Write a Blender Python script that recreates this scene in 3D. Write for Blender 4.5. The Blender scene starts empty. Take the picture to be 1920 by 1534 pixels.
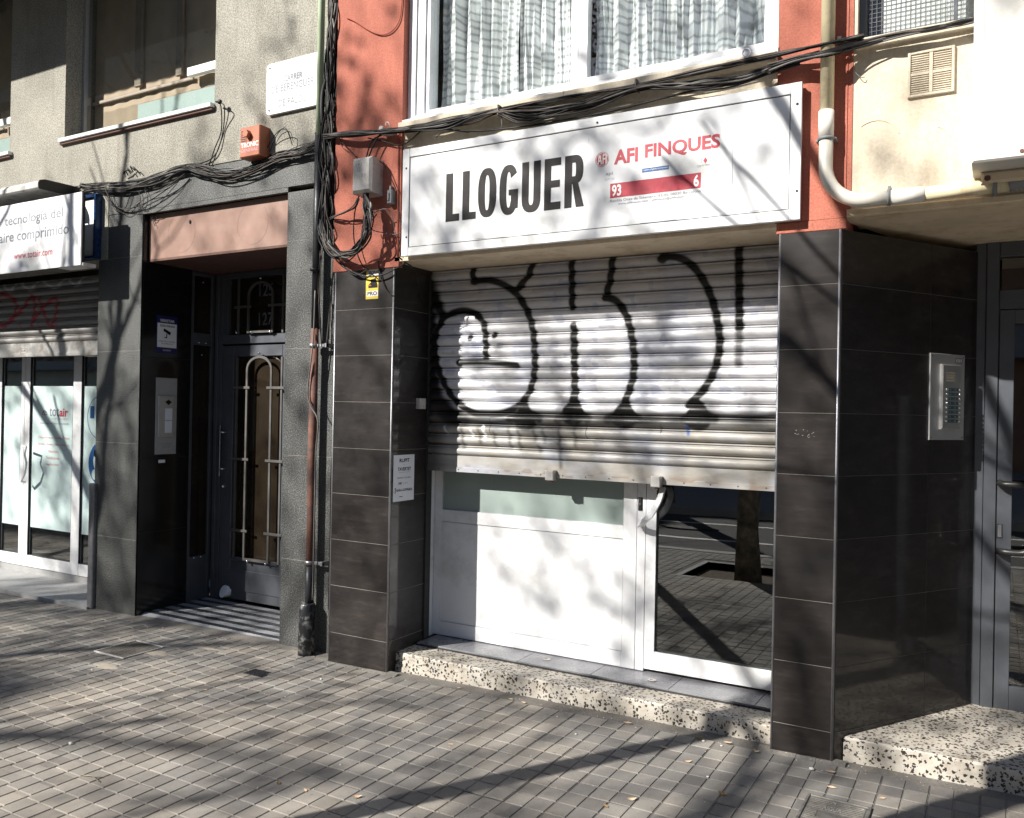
import bpy, bmesh, math, random
import numpy as np
from mathutils import Vector, Matrix
R = math.radians
rnd = random.Random(7)
sc = bpy.context.scene
col = sc.collection

# ------------------------------------------------------------------ camera
# street runs along X, facade plane is y = 0, street side is y < 0, metres
CAM = Vector((0.0, -4.098, 1.6))
FPX, YAW, PITCH, ROLL = 1589.4, -0.5219915, 0.00314463, 0.01884482
_f = Vector((math.sin(YAW)*math.cos(PITCH), math.cos(YAW)*math.cos(PITCH), math.sin(PITCH)))
_r0 = Vector((math.cos(YAW), -math.sin(YAW), 0)); _u0 = _r0.cross(_f)
_r = _r0*math.cos(ROLL) + _u0*math.sin(ROLL)
_u = -_r0*math.sin(ROLL) + _u0*math.cos(ROLL)
cam = bpy.data.objects.new('camera', bpy.data.cameras.new('camera'))
cam.matrix_world = Matrix(((_r.x, _u.x, -_f.x, CAM.x), (_r.y, _u.y, -_f.y, CAM.y), (_r.z, _u.z, -_f.z, CAM.z), (0, 0, 0, 1)))
cam.data.sensor_fit = 'HORIZONTAL'; cam.data.sensor_width = 36.0
cam.data.lens = 36.0*FPX/1920.0; cam.data.clip_start = 0.05; cam.data.clip_end = 500
col.objects.link(cam); sc.camera = cam

# ------------------------------------------------------------------ light
SUN_DIR = Vector((0.63, 1.0, -0.81)).normalized()          # travel direction of the light
w = bpy.data.worlds.new('World'); sc.world = w; w.use_nodes = True
nt = w.node_tree; nt.nodes.clear()
sky = nt.nodes.new('ShaderNodeTexSky'); sky.sky_type = 'NISHITA'; sky.sun_disc = False
sky.sun_elevation = math.asin(-SUN_DIR.z)
sky.sun_rotation = math.atan2(-SUN_DIR.x, -SUN_DIR.y)
sky.air_density = 1.0; sky.dust_density = 0.6; sky.ozone_density = 1.5
bg = nt.nodes.new('ShaderNodeBackground'); bg.inputs['Strength'].default_value = 0.056
out = nt.nodes.new('ShaderNodeOutputWorld')
nt.links.new(sky.outputs[0], bg.inputs[0]); nt.links.new(bg.outputs[0], out.inputs[0])
sun = bpy.data.objects.new('sun', bpy.data.lights.new('sun', 'SUN'))
sun.data.energy = 5.0; sun.data.angle = R(0.53); sun.data.color = (1.0, 0.955, 0.88)
sun.rotation_euler = SUN_DIR.to_track_quat('-Z', 'Y').to_euler(); sun.location = (0, -5, 20)
col.objects.link(sun)
sc.view_settings.view_transform = 'Standard'; sc.view_settings.look = 'None'
sc.view_settings.exposure = 1.0; sc.view_settings.gamma = 1.0
sc.render.engine = 'CYCLES'
sc.cycles.max_bounces = 8; sc.cycles.transparent_max_bounces = 12

# ------------------------------------------------------------------ frames: (a along, b up, c proud)
class Frame:
    def __init__(s, o, u, v=(0, 0, 1)):
        s.o = Vector(o); s.u = Vector(u).normalized(); s.v = Vector(v).normalized(); s.n = s.u.cross(s.v)
    def pt(s, a, b, c=0.0): return s.o + s.u*a + s.v*b + s.n*c
FR = Frame((0, 0, 0), (1, 0, 0))                 # facade, c = -y
RECESS = Frame((-0.642, 0, 0), (0.537, 0.85, 0)) # oblique wall of the right hand porch
PORCH = Frame((-5.72, 0, 0), (0, 1, 0))          # left wall of the left doorway, faces +x
PSIDE = Frame((-3.20, 0, 0), (0, 1, 0))          # inner side of the left tiled pillar
GROUND = Frame((0, 0, 0), (1, 0, 0), (0, 1, 0))  # c = up
def GZ(x): return 0.012*(x+3.2)                   # the pavement climbs slightly to the right
def ray(px, py): return _r*((px-960)/FPX) - _u*((py-767)/FPX) + _f
def pick(px, py, fr=FR, c=0.0):
    d = ray(px, py); o = fr.pt(0, 0, c); t = ((o-CAM).dot(fr.n))/d.dot(fr.n)
    p = CAM + d*t - fr.o
    return (p.dot(fr.u), p.dot(fr.v))
def PK(px, py, y=0.0): return pick(px, py, FR, -y)     # (x, z) on the plane at depth y
def PG(px, py, z=0.0):
    d = ray(px, py); t = (z-CAM.z)/d.z; p = CAM+d*t; return (p.x, p.y)
def P3(px, py, y):
    x, z = PK(px, py, y); return Vector((x, y, z))

# ------------------------------------------------------------------ mesh builder
class MB:
    def __init__(s, fr=FR): s.v = []; s.f = []; s.fr = fr; s.sm = []
    def add(s, pts, faces, smooth=False):
        k = len(s.v); s.v += [tuple(p) for p in pts]
        for f in faces: s.f.append(tuple(i+k for i in f)); s.sm.append(smooth)
        return s
    def box(s, a0, a1, b0, b1, c0, c1, ch=0.0):
        P = s.fr.pt
        if a0 > a1: a0, a1 = a1, a0
        if b0 > b1: b0, b1 = b1, b0
        if c0 > c1: c0, c1 = c1, c0
        if ch <= 0:
            p = [P(a, b, c) for c in (c0, c1) for b in (b0, b1) for a in (a0, a1)]
            return s.add(p, [(0, 2, 3, 1), (4, 5, 7, 6), (0, 1, 5, 4), (2, 6, 7, 3), (0, 4, 6, 2), (1, 3, 7, 5)])
        # chamfered on the front
        p = [P(a, b, c0) for b in (b0, b1) for a in (a0, a1)] + [P(a, b, c1-ch) for b in (b0, b1) for a in (a0, a1)] + \
            [P(a, b, c1) for b in (b0+ch, b1-ch) for a in (a0+ch, a1-ch)]
        return s.add(p, [(0, 2, 3, 1), (0, 1, 5, 4), (2, 6, 7, 3), (0, 4, 6, 2), (1, 3, 7, 5),
                         (4, 5, 9, 8), (7, 6, 10, 11), (6, 4, 8, 10), (5, 7, 11, 9), (8, 9, 11, 10)])
    def poly(s, pts, c0, c1):
        n = len(pts); P = s.fr.pt
        ar = sum(pts[i][0]*pts[(i+1) % n][1]-pts[(i+1) % n][0]*pts[i][1] for i in range(n))
        if ar < 0: pts = pts[::-1]
        p = [P(a, b, c1) for a, b in pts]
        if abs(c1-c0) < 1e-6: return s.add(p, [tuple(range(n))])
        p += [P(a, b, c0) for a, b in pts]
        return s.add(p, [tuple(range(n)), tuple(range(2*n-1, n-1, -1))] + [(i, i+n, (i+1) % n+n, (i+1) % n) for i in range(n)])
    def disc(s, a, b, r, c0, c1, n=20, rb=None):
        rb = rb or r
        return s.poly([(a+r*math.cos(2*math.pi*i/n), b+rb*math.sin(2*math.pi*i/n)) for i in range(n)], c0, c1)
    def ring(s, a, b, r0, r1, c0, c1, n=28, t0=0.0, t1=2*math.pi, k=1.0):
        P = s.fr.pt; p = []; f = []; full = abs(t1-t0-2*math.pi) < 1e-4
        for i in range(n+1):
            t = t0+(t1-t0)*i/n
            for r, c in ((r0, c0), (r0, c1), (r1, c1), (r1, c0)): p.append(P(a+r*math.cos(t), b+r*k*math.sin(t), c))
        for i in range(n):
            for j in range(4): f.append((i*4+j, i*4+(j+1) % 4, (i+1)*4+(j+1) % 4, (i+1)*4+j))
        if not full: f += [(0, 3, 2, 1), (n*4, n*4+1, n*4+2, n*4+3)]
        return s.add(p, f)
    def frame(s, a0, a1, b0, b1, t, c0, c1, tb=None, tt=None):
        tb = t if tb is None else tb; tt = t if tt is None else tt
        s.box(a0, a0+t, b0, b1, c0, c1, .002); s.box(a1-t, a1, b0, b1, c0, c1, .002)
        s.box(a0+t, a1-t, b0, b0+tb, c0, c1-.001, .002); s.box(a0+t, a1-t, b1-tt, b1, c0, c1-.001, .002); return s
    def tube(s, pts, r, n=6, cap=True, smooth=True):
        pts = [Vector(p) for p in pts]; m = len(pts); rs = r if isinstance(r, (list, tuple)) else [r]*m
        t0 = (pts[1]-pts[0]).normalized(); ref = Vector((0, 0, 1)) if abs(t0.z) < .9 else Vector((1, 0, 0))
        u = t0.cross(ref).normalized(); P = []; F = []
        for i, p in enumerate(pts):
            t = (pts[min(i+1, m-1)]-pts[max(i-1, 0)])
            t = t.normalized() if t.length > 1e-9 else t0
            u = (u - t*u.dot(t)); u = u.normalized() if u.length > 1e-6 else t.orthogonal().normalized()
            v = t.cross(u)
            for j in range(n):
                a = 2*math.pi*j/n; P.append(p+(u*math.cos(a)+v*math.sin(a))*rs[i])
        for i in range(m-1):
            for j in range(n): F.append((i*n+j, i*n+(j+1) % n, (i+1)*n+(j+1) % n, (i+1)*n+j))
        if cap: F += [tuple(range(n-1, -1, -1)), tuple((m-1)*n+j for j in range(n))]
        return s.add(P, F, smooth)
    def ball(s, p, r, n=10, sq=(1, 1, 1)):
        p = Vector(p); P = []; F = []; m = n//2
        for i in range(m+1):
            th = math.pi*i/m
            for j in range(n):
                ph = 2*math.pi*j/n
                P.append(p+Vector((math.sin(th)*math.cos(ph)*r*sq[0], math.sin(th)*math.sin(ph)*r*sq[1], math.cos(th)*r*sq[2])))
        for i in range(m):
            for j in range(n): F.append((i*n+j, (i+1)*n+j, (i+1)*n+(j+1) % n, i*n+(j+1) % n))
        return s.add(P, F, True)
    def build(s, name, mat, parent=None, org=None, smooth=None):
        me = bpy.data.meshes.new(name)
        o0 = Vector((0, 0, 0))
        if parent is not None:
            q = parent
            while q is not None: o0 = o0+q.location; q = q.parent
            loc = Vector((0, 0, 0))
        else:
            if org is None:
                xs = [v[0] for v in s.v]; ys = [v[1] for v in s.v]; zs = [v[2] for v in s.v]
                org = Vector(((min(xs)+max(xs))/2, (min(ys)+max(ys))/2, min(zs)))
            o0 = Vector(org); loc = o0
        me.from_pydata([(v[0]-o0.x, v[1]-o0.y, v[2]-o0.z) for v in s.v], [], s.f)
        if smooth is None: me.polygons.foreach_set('use_smooth', s.sm)
        elif smooth: me.polygons.foreach_set('use_smooth', [True]*len(s.f))
        me.materials.append(mat); me.update()
        o = bpy.data.objects.new(name, me); o.location = loc; col.objects.link(o)
        if parent is not None: o.parent = parent
        return o
def tag(o, label=None, cat=None, group=None, kind=None):
    if label: o['label'] = label
    if cat: o['category'] = cat
    if group: o['group'] = group
    if kind: o['kind'] = kind
    return o
def thing(name, label, cat, loc, group=None):
    o = bpy.data.objects.new(name, None); o.location = loc; o.empty_display_size = .1; col.objects.link(o)
    return tag(o, label, cat, group)
def node(name, parent):                              # a part that only gathers sub-parts
    o = bpy.data.objects.new(name, None); o.location = (0, 0, 0); o.empty_display_size = .1; col.objects.link(o); o.parent = parent; return o

def spline(pts, k=6):
    pts = [Vector(p) for p in pts]
    if len(pts) < 3: return pts
    q = [pts[0]*2-pts[1]]+pts+[pts[-1]*2-pts[-2]]; res = []
    for i in range(1, len(q)-2):
        for j in range(k):
            t = j/k; a, b, c, d = q[i-1], q[i], q[i+1], q[i+2]
            res.append(.5*((2*b)+(c-a)*t+(2*a-5*b+4*c-d)*t*t+(3*b-a-3*c+d)*t*t*t))
    return res+[pts[-1]]

# ------------------------------------------------------------------ materials
def mat(name):
    m = bpy.data.materials.new(name); m.use_nodes = True; n = m.node_tree; b = n.nodes['Principled BSDF']; return m, n, b
def N(n, t, **kw):
    x = n.nodes.new(t)
    for k, v in kw.items():
        if k in x.bl_rna.properties.keys(): setattr(x, k, v)
        else: x.inputs[k].default_value = v
    return x
def pos(n): return n.nodes.new('ShaderNodeNewGeometry').outputs['Position']
def noise(n, scale, detail=4, rough=.55, vec=None, stretch=None):
    x = N(n, 'ShaderNodeTexNoise', Scale=scale, Detail=detail, Roughness=rough)
    v = vec or pos(n)
    if stretch:
        mp = n.nodes.new('ShaderNodeMapping'); mp.inputs['Scale'].default_value = stretch; n.links.new(v, mp.inputs[0]); v = mp.outputs[0]
    n.links.new(v, x.inputs['Vector']); return x.outputs['Fac']
def ramp(n, fac, stops):
    r = n.nodes.new('ShaderNodeValToRGB'); e = r.color_ramp.elements
    while len(e) < len(stops): e.new(.5)
    for el, (p, c) in zip(e, stops): el.position = p; el.color = (*c, 1) if len(c) == 3 else c
    n.links.new(fac, r.inputs[0]); return r.outputs[0]
def mix(n, fac, a, b, mode='MIX'):
    x = n.nodes.new('ShaderNodeMix'); x.data_type = 'RGBA'; x.blend_type = mode
    for i, val in ((0, fac), (6, a), (7, b)):
        if hasattr(val, 'is_output'): n.links.new(val, x.inputs[i])
        else: x.inputs[i].default_value = val if i == 0 else (*val, 1)
    return x.outputs[2]
def bump(n, b, h, strength=.3, dist=.01):
    x = N(n, 'ShaderNodeBump', Strength=strength, Distance=dist); n.links.new(h, x.inputs['Height']); n.links.new(x.outputs[0], b.inputs['Normal'])
def g(v): return (v, v, v)
def simple(name, c, rough=.5, metal=0.0, var=.12, nscale=12, bmp=0.0, spec=.5, dirt=None):
    m, n, b = mat(name)
    f = noise(n, nscale, 5)
    c2 = ramp(n, f, [(.3, tuple(x*(1-var) for x in c)), (.7, tuple(min(1, x*(1+var)) for x in c))])
    if dirt:
        f2 = ramp(n, noise(n, dirt[1], 6, .7), [(.5, g(0)), (.72, g(1))]); c2 = mix(n, f2, c2, dirt[0])
    n.links.new(c2, b.inputs['Base Color'])
    b.inputs['Metallic'].default_value = metal; b.inputs['Specular IOR Level'].default_value = spec
    rr = ramp(n, noise(n, nscale*2.3, 3), [(.3, g(max(0, rough-.08))), (.7, g(min(1, rough+.08)))]); n.links.new(rr, b.inputs['Roughness'])
    if bmp: bump(n, b, noise(n, nscale*8, 5), bmp, .004)
    return m
def speckle(name, cols, scale, rough=.5, bmp=0.0, bscale=300, big=None, spec=.5, streak=0.0, dirtc=(.12, .1, .08)):
    m, n, b = mat(name)
    f = noise(n, scale, 2, .9); c = ramp(n, f, cols)
    if big: c = mix(n, 1.0, c, ramp(n, noise(n, big, 5, .65), [(.25, g(.72)), (.75, g(1.1))]), 'MULTIPLY')
    if streak: c = mix(n, ramp(n, noise(n, 9, 6, .7, stretch=(1, 1, .1)), [(.5, g(0)), (.72, g(streak))]), c, dirtc)
    n.links.new(c, b.inputs['Base Color']); b.inputs['Roughness'].default_value = rough; b.inputs['Specular IOR Level'].default_value = spec
    if bmp: bump(n, b, noise(n, bscale, 3, .7), bmp, .004)
    return m
def glass(name, tint=(.9, .93, .92), boost=1.0, rough=0.0):
    m, n, b = mat(name); n.nodes.remove(b); o = n.nodes['Material Output']
    lw = N(n, 'ShaderNodeLayerWeight', Blend=.5)
    pw = N(n, 'ShaderNodeMath', operation='POWER'); n.links.new(lw.outputs['Facing'], pw.inputs[0]); pw.inputs[1].default_value = 5
    fr = N(n, 'ShaderNodeMath', operation='MULTIPLY_ADD'); n.links.new(pw.outputs[0], fr.inputs[0]); fr.inputs[1].default_value = .95; fr.inputs[2].default_value = .042
    mu = N(n, 'ShaderNodeMath', operation='MULTIPLY'); mu.inputs[1].default_value = boost; mu.use_clamp = True
    t = n.nodes.new('ShaderNodeBsdfTransparent'); t.inputs[0].default_value = (*tint, 1)
    gl = N(n, 'ShaderNodeBsdfGlossy', Roughness=rough); gl.inputs['Color'].default_value = (1, 1, 1, 1)
    # a dirty pane is never perfectly flat
    bu = N(n, 'ShaderNodeBump', Strength=.05, Distance=.01); n.links.new(noise(n, 1.3, 2), bu.inputs['Height'])
    n.links.new(bu.outputs[0], gl.inputs['Normal'])
    x = n.nodes.new('ShaderNodeMixShader')
    n.links.new(fr.outputs[0], mu.inputs[0]); n.links.new(mu.outputs[0], x.inputs[0]); n.links.new(t.outputs[0], x.inputs[1]); n.links.new(gl.outputs[0], x.inputs[2])
    n.links.new(x.outputs[0], o.inputs[0]); return m

M = {}
# pavement tiles: grey cement, each tile its own tone, dusty towards the wall
m, n, b = mat('cement_tile'); M['tile'] = m
mp = n.nodes.new('ShaderNodeMapping'); mp.inputs['Scale'].default_value = (1/.0933, 1/.1077, 0); mp.inputs['Location'].default_value = (.48, .32, 0)
n.links.new(pos(n), mp.inputs[0]); fl = N(n, 'ShaderNodeVectorMath', operation='FLOOR'); n.links.new(mp.outputs[0], fl.inputs[0])
wn = n.nodes.new('ShaderNodeTexWhiteNoise'); n.links.new(fl.outputs[0], wn.inputs['Vector'])
c = ramp(n, wn.outputs['Value'], [(0, (.145, .137, .13)), (.35, (.2, .19, .178)), (.8, (.235, .222, .205)), (1, (.28, .26, .235))])
c = mix(n, 1.0, c, ramp(n, noise(n, 2.3, 6, .65), [(.25, g(.7)), (.7, g(1.15))]), 'MULTIPLY')
c = mix(n, ramp(n, noise(n, 1.1, 5, .7), [(.45, g(0)), (.75, g(.75))]), c, (.36, .31, .25))
c = mix(n, 1.0, c, ramp(n, noise(n, 240, 3, .8), [(.3, g(.8)), (.7, g(1.18))]), 'MULTIPLY')
c = mix(n, ramp(n, noise(n, 9, 5, .75), [(.62, g(0)), (.72, g(.55))]), c, (.15, .14, .13))
c = mix(n, ramp(n, noise(n, 31, 3, .5), [(.7, g(0)), (.73, g(.6))]), c, (.09, .085, .08))
c = mix(n, ramp(n, noise(n, .8, 7, .75, stretch=(1, 2.2, 1)), [(.52, g(0)), (.66, g(.5))]), c, (.14, .125, .11))
n.links.new(c, b.inputs['Base Color']); b.inputs['Roughness'].default_value = .78; b.inputs['Specular IOR Level'].default_value = .35
bump(n, b, noise(n, 180, 5, .7), .35, .004)
M['mortar'] = speckle('mortar_sand', [(.3, (.12, .11, .098)), (.7, (.22, .203, .18))], 90, .95, .4, 250, 3)
M['asphalt'] = speckle('asphalt', [(.3, g(.035)), (.7, g(.085))], 160, .9, .6, 200, 1.2)
M['kerb'] = speckle('kerb_granite', [(.3, g(.22)), (.7, g(.42))], 120, .8, .3)
M['line'] = simple('road_paint', (.7, .69, .66), .7, var=.2, nscale=20)
M['soil'] = simple('soil', (.11, .085, .06), 1, var=.5, nscale=30, bmp=.9)
# terrazzo with dark chips
m, n, b = mat('terrazzo'); M['terrazzo'] = m
vo = N(n, 'ShaderNodeTexVoronoi', Scale=60, Randomness=1.0)
nv = N(n, 'ShaderNodeTexNoise', Scale=75, Detail=3); n.links.new(pos(n), nv.inputs['Vector'])
va = N(n, 'ShaderNodeVectorMath', operation='MULTIPLY_ADD'); va.inputs[1].default_value = (.024, .024, .024); n.links.new(nv.outputs['Color'], va.inputs[0]); n.links.new(pos(n), va.inputs[2])
n.links.new(va.outputs[0], vo.inputs['Vector'])
sep = n.nodes.new('ShaderNodeSeparateColor'); n.links.new(vo.outputs['Color'], sep.inputs[0])
# only some cells carry a dark chip, each of its own size
thr = N(n, 'ShaderNodeMath', operation='MULTIPLY_ADD'); n.links.new(sep.outputs[0], thr.inputs[0]); thr.inputs[1].default_value = .30; thr.inputs[2].default_value = .25
lt = N(n, 'ShaderNodeMath', operation='LESS_THAN'); n.links.new(vo.outputs['Distance'], lt.inputs[0]); n.links.new(thr.outputs[0], lt.inputs[1])
gt = N(n, 'ShaderNodeMath', operation='GREATER_THAN'); n.links.new(sep.outputs[1], gt.inputs[0]); gt.inputs[1].default_value = .14
mu = N(n, 'ShaderNodeMath', operation='MULTIPLY'); n.links.new(lt.outputs[0], mu.inputs[0]); n.links.new(gt.outputs[0], mu.inputs[1])
base = ramp(n, noise(n, 7, 6, .7), [(.25, (.3, .26, .21)), (.5, (.47, .43, .37)), (.75, (.58, .545, .49))])
chip = ramp(n, sep.outputs[2], [(0, (.016, .014, .013)), (.8, (.035, .03, .028)), (1, (.16, .13, .1))])
n.links.new(mix(n, mu.outputs[0], base, chip), b.inputs['Base Color']); b.inputs['Roughness'].default_value = .55
bump(n, b, noise(n, 60, 5, .7), .35, .006)
# walls
M['pebble'] = speckle('pebbledash', [(.3, (.085, .08, .065)), (.42, (.24, .23, .195)), (.56, (.35, .335, .29)), (.7, (.5, .48, .42))], 95, .95, .8, 130, 2.2, streak=.35)
M['granite'] = speckle('grey_granite', [(.36, g(.012)), (.47, (.045, .048, .047)), (.56, (.11, .113, .11)), (.66, (.27, .27, .26))], 125, .5, .12, 200, 2.2, streak=.35, dirtc=(.03, .03, .03))
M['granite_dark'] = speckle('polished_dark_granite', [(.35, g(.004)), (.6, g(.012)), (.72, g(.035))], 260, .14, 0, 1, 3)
m = speckle('terracotta_render', [(.3, (.36, .105, .07)), (.65, (.5, .175, .12))], 100, .9, .5, 120, 1.6, streak=.4, dirtc=(.22, .07, .05)); M['red'] = m
M['cream'] = speckle('cream_render', [(.3, (.6, .52, .4)), (.7, (.74, .66, .53))], 60, .9, .35, 90, 1.3, streak=.35, dirtc=(.34, .28, .2))
M['cream2'] = simple('cream_paint', (.66, .55, .4), .8, var=.1, nscale=5, bmp=.2, dirt=((.45, .33, .2), 7))
M['pink'] = simple('pink_marble', (.29, .185, .15), .35, var=.14, nscale=5, dirt=((.25, .16, .13), 4))
m, n, b = mat('brown_porcelain'); M['porcelain'] = m
f = noise(n, 9, 7, .7, stretch=(.5, 1, 2.4)); f2 = noise(n, 1.8, 4, .6)
c = ramp(n, f, [(.3, (.008, .0062, .0058)), (.55, (.018, .014, .013)), (.75, (.04, .032, .029))])
c = mix(n, 1.0, c, ramp(n, f2, [(.25, g(.6)), (.75, g(1.25))]), 'MULTIPLY'); oi = n.nodes.new('ShaderNodeObjectInfo')
c = mix(n, 1.0, c, ramp(n, oi.outputs['Random'], [(0, g(.72)), (1, g(1.3))]), 'MULTIPLY'); n.links.new(c, b.inputs['Base Color'])
n.links.new(ramp(n, noise(n, 14, 5, .7), [(.3, g(.42)), (.75, g(.6))]), b.inputs['Roughness']); b.inputs['Specular IOR Level'].default_value = .32
b.inputs['Coat Weight'].default_value = .75; b.inputs['Coat Roughness'].default_value = .06; b.inputs['Coat IOR'].default_value = 1.45
M['grout'] = simple('grout', (.26, .245, .22), .9, nscale=40)
M['trim'] = simple('aluminium_trim', (.3, .3, .32), .45, .8, nscale=30)
M['white'] = simple('white_lacquer', (.8, .81, .83), .35, var=.03, nscale=4, dirt=((.6, .6, .58), 3))
M['white_dirty'] = simple('weathered_white', (.78, .78, .77), .5, var=.06, nscale=5, dirt=((.5, .46, .4), 5))
M['steel'] = simple('zinc_steel', (.55, .54, .52), .42, .7, var=.2, nscale=10, dirt=((.33, .23, .16), 9))
M['dark_steel'] = simple('blue_grey_enamel', (.09, .097, .112), .38, .25, var=.15, nscale=5)
M['bar'] = simple('bar_steel', (.13, .125, .12), .4, .3, var=.1, nscale=10)
M['chrome'] = simple('chrome', (.75, .75, .77), .18, 1, var=.03)
M['black'] = simple('black_plastic', g(.018), .4, var=.3, nscale=20)
M['cable'] = simple('black_cable', (.014, .013, .013), .5, var=.5, nscale=9, spec=.3)
M['cable_g'] = simple('grey_cable', (.12, .115, .11), .6, var=.4, nscale=9)
M['cable_r'] = simple('painted_cable', (.33, .07, .045), .7, var=.2, nscale=9)
M['green'] = simple('pale_green_pipe', (.48, .58, .4), .45, var=.08, nscale=5)
M['pipe_black'] = simple('black_iron_pipe', (.022, .023, .027), .45, .2, var=.4, nscale=14, bmp=.2)
M['pipe_rust'] = simple('rusty_pipe', (.14, .062, .045), .75, .1, var=.35, nscale=12, bmp=.3, dirt=((.05, .04, .04), 8))
M['sleeve'] = simple('tarred_pipe_foot', (.018, .019, .022), .35, .1, var=.5, nscale=14, bmp=.4, dirt=((.45, .45, .43), 16))
M['pipe_cream'] = simple('cream_conduit', (.68, .6, .4), .4, var=.06, nscale=6, dirt=((.42, .32, .2), 8))
M['pipe_metal'] = simple('grey_elbow', (.64, .61, .54), .38, .12, var=.06, nscale=6)
M['pipe_white'] = simple('white_coupling', (.75, .73, .68), .45, var=.06, nscale=6)
M['corr'] = simple('grey_corrugated', (.2, .21, .22), .5, var=.1)
M['box_grey'] = simple('grey_plastic_box', (.5, .48, .45), .55, var=.1, nscale=8, dirt=((.25, .22, .2), 14))
M['orange'] = simple('orange_plastic', (.37, .12, .06), .5, var=.12, nscale=10, dirt=((.35, .12, .07), 12))
M['ink'] = simple('black_print', (.009, .007, .009), .5, var=.2, spec=.25)
M['ink_grey'] = simple('grey_print', (.22, .23, .27), .6, var=.1)
M['ink_mid'] = simple('faded_print', (.42, .42, .45), .6, var=.1)
M['ink_red'] = simple('red_print', (.45, .025, .05), .4, var=.2, nscale=25)
M['ink_pink'] = simple('faded_red_print', (.62, .28, .28), .5)
M['ink_blue'] = simple('blue_print', (.02, .1, .3), .4)
M['navy'] = simple('navy_print', (.008, .01, .09), .4)
M['white_print'] = simple('white_print', g(.8), .5, var=.02)
M['paper'] = simple('paper', (.72, .74, .8), .7, var=.03)
M['yellow'] = simple('yellow_print', (.75, .55, .05), .6, var=.1)
M['blue_trim'] = simple('blue_sign_trim', (.015, .045, .13), .3, .3, var=.2)
M['intercom'] = simple('brushed_aluminium', (.55, .55, .54), .38, .75, var=.06, nscale=20)
M['intercom_d'] = simple('anodised_panel', (.4, .4, .4), .45, .35, var=.06, nscale=20)
M['teal'] = simple('name_slot', (.045, .09, .1), .3)
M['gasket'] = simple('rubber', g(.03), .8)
M['film'] = simple('frosted_film', (.6, .74, .73), .3, var=.03, nscale=2)
M['frost'] = simple('frosted_glass', (.3, .36, .34), .12, var=.05, nscale=2)
M['sill_tile'] = simple('grey_stoneware', (.2, .2, .215), .3, var=.12, nscale=6)
M['stripe_light'] = simple('light_marble_strip', (.34, .35, .37), .35, var=.12, nscale=9)
M['stripe_dark'] = simple('dark_marble_strip', (.045, .046, .05), .3, var=.2, nscale=9)
M['brown_glass'] = simple('brown_reeded_glass', (.02, .0145, .0095), .15, var=.35, nscale=2.5)
M['glass'] = glass('clear_glass', (.82, .86, .85), 1.0)
M['glass_shop'] = glass('shop_glass', (.5, .53, .53), 3.0)
M['glass_left'] = glass('left_window_glass', (.85, .86, .85), .8)
M['glass_win'] = glass('window_glass', (.93, .95, .95), 1.2)
M['interior'] = simple('dark_interior', (.05, .045, .04), .9)
M['interior_b'] = simple('brown_interior', (.16, .11, .07), .8, var=.3, nscale=2)
M['blind'] = simple('beige_blind', (.5, .4, .3), .9, var=.1, nscale=6)
M['terr_d'] = simple('reddish_soffit', (.11, .055, .042), .8)
M['bark'] = speckle('plane_bark', [(.3, (.07, .06, .045)), (.5, (.17, .15, .115)), (.7, (.3, .28, .22))], 7, .9, .6, 20)
M['leaf'] = simple('dry_leaf', (.2, .12, .045), .8, var=.4, nscale=6)
M['litter'] = simple('fallen_dry_leaf', (.5, .36, .24), .8, var=.3, nscale=30)
M['pebble_s'] = simple('small_stone', (.55, .53, .48), .8, var=.2, nscale=60)
M['facade_o'] = simple('ochre_facade', (.5, .4, .27), .9, var=.08, nscale=1.5)
M['facade_p'] = simple('pale_facade', (.6, .56, .48), .9, var=.08, nscale=1.5)
M['facade_b'] = simple('brick_facade', (.35, .19, .13), .9, var=.15, nscale=3)
M['pink_worn'] = simple('worn_pink_marble', (.26, .165, .13), .4, var=.08)
M['cover_old'] = simple('worn_iron_cover', (.13, .12, .105), .7, .2, var=.3, nscale=20)
M['sash_brown_shade'] = simple('brown_sash_with_shade', (.3, .25, .2), .6)  # brown of the inner sashes, also paints the shaded transom half
M['cover_w'] = simple('worn_grey_cover', (.2, .19, .175), .6, .35, var=.3, nscale=18, dirt=((.07, .065, .06), 12))
M['patch'] = speckle('sandy_cement_patch', [(.3, (.27, .235, .19)), (.7, (.4, .355, .29))], 120, .95, .4, 200, 6)
M['cable_b'] = simple('dusty_brown_cable', (.075, .06, .05), .7, var=.4, nscale=14)
M['cabinet'] = simple('cabinet_paint', (.6, .59, .56), .55, var=.06, nscale=4, dirt=((.42, .38, .32), 3))
# striped curtain
m, n, b = mat('wave_print_curtain'); M['curtain'] = m
wv = N(n, 'ShaderNodeTexWave', Scale=6.5, Distortion=9.0, Detail=2.5); wv.bands_direction = 'Z'; wv.inputs['Detail Scale'].default_value = 1.0
mp = n.nodes.new('ShaderNodeMapping'); mp.inputs['Scale'].default_value = (.35, .35, 1); n.links.new(pos(n), mp.inputs[0]); n.links.new(mp.outputs[0], wv.inputs['Vector'])
c = ramp(n, wv.outputs['Color'], [(0, (.48, .49, .49)), (.22, (.62, .63, .63)), (.4, (.8, .81, .81)), (1, (.84, .85, .85))])
n.links.new(c, b.inputs['Base Color']); b.inputs['Roughness'].default_value = .85; bump(n, b, noise(n, 40, 5), .3, .01)

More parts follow.
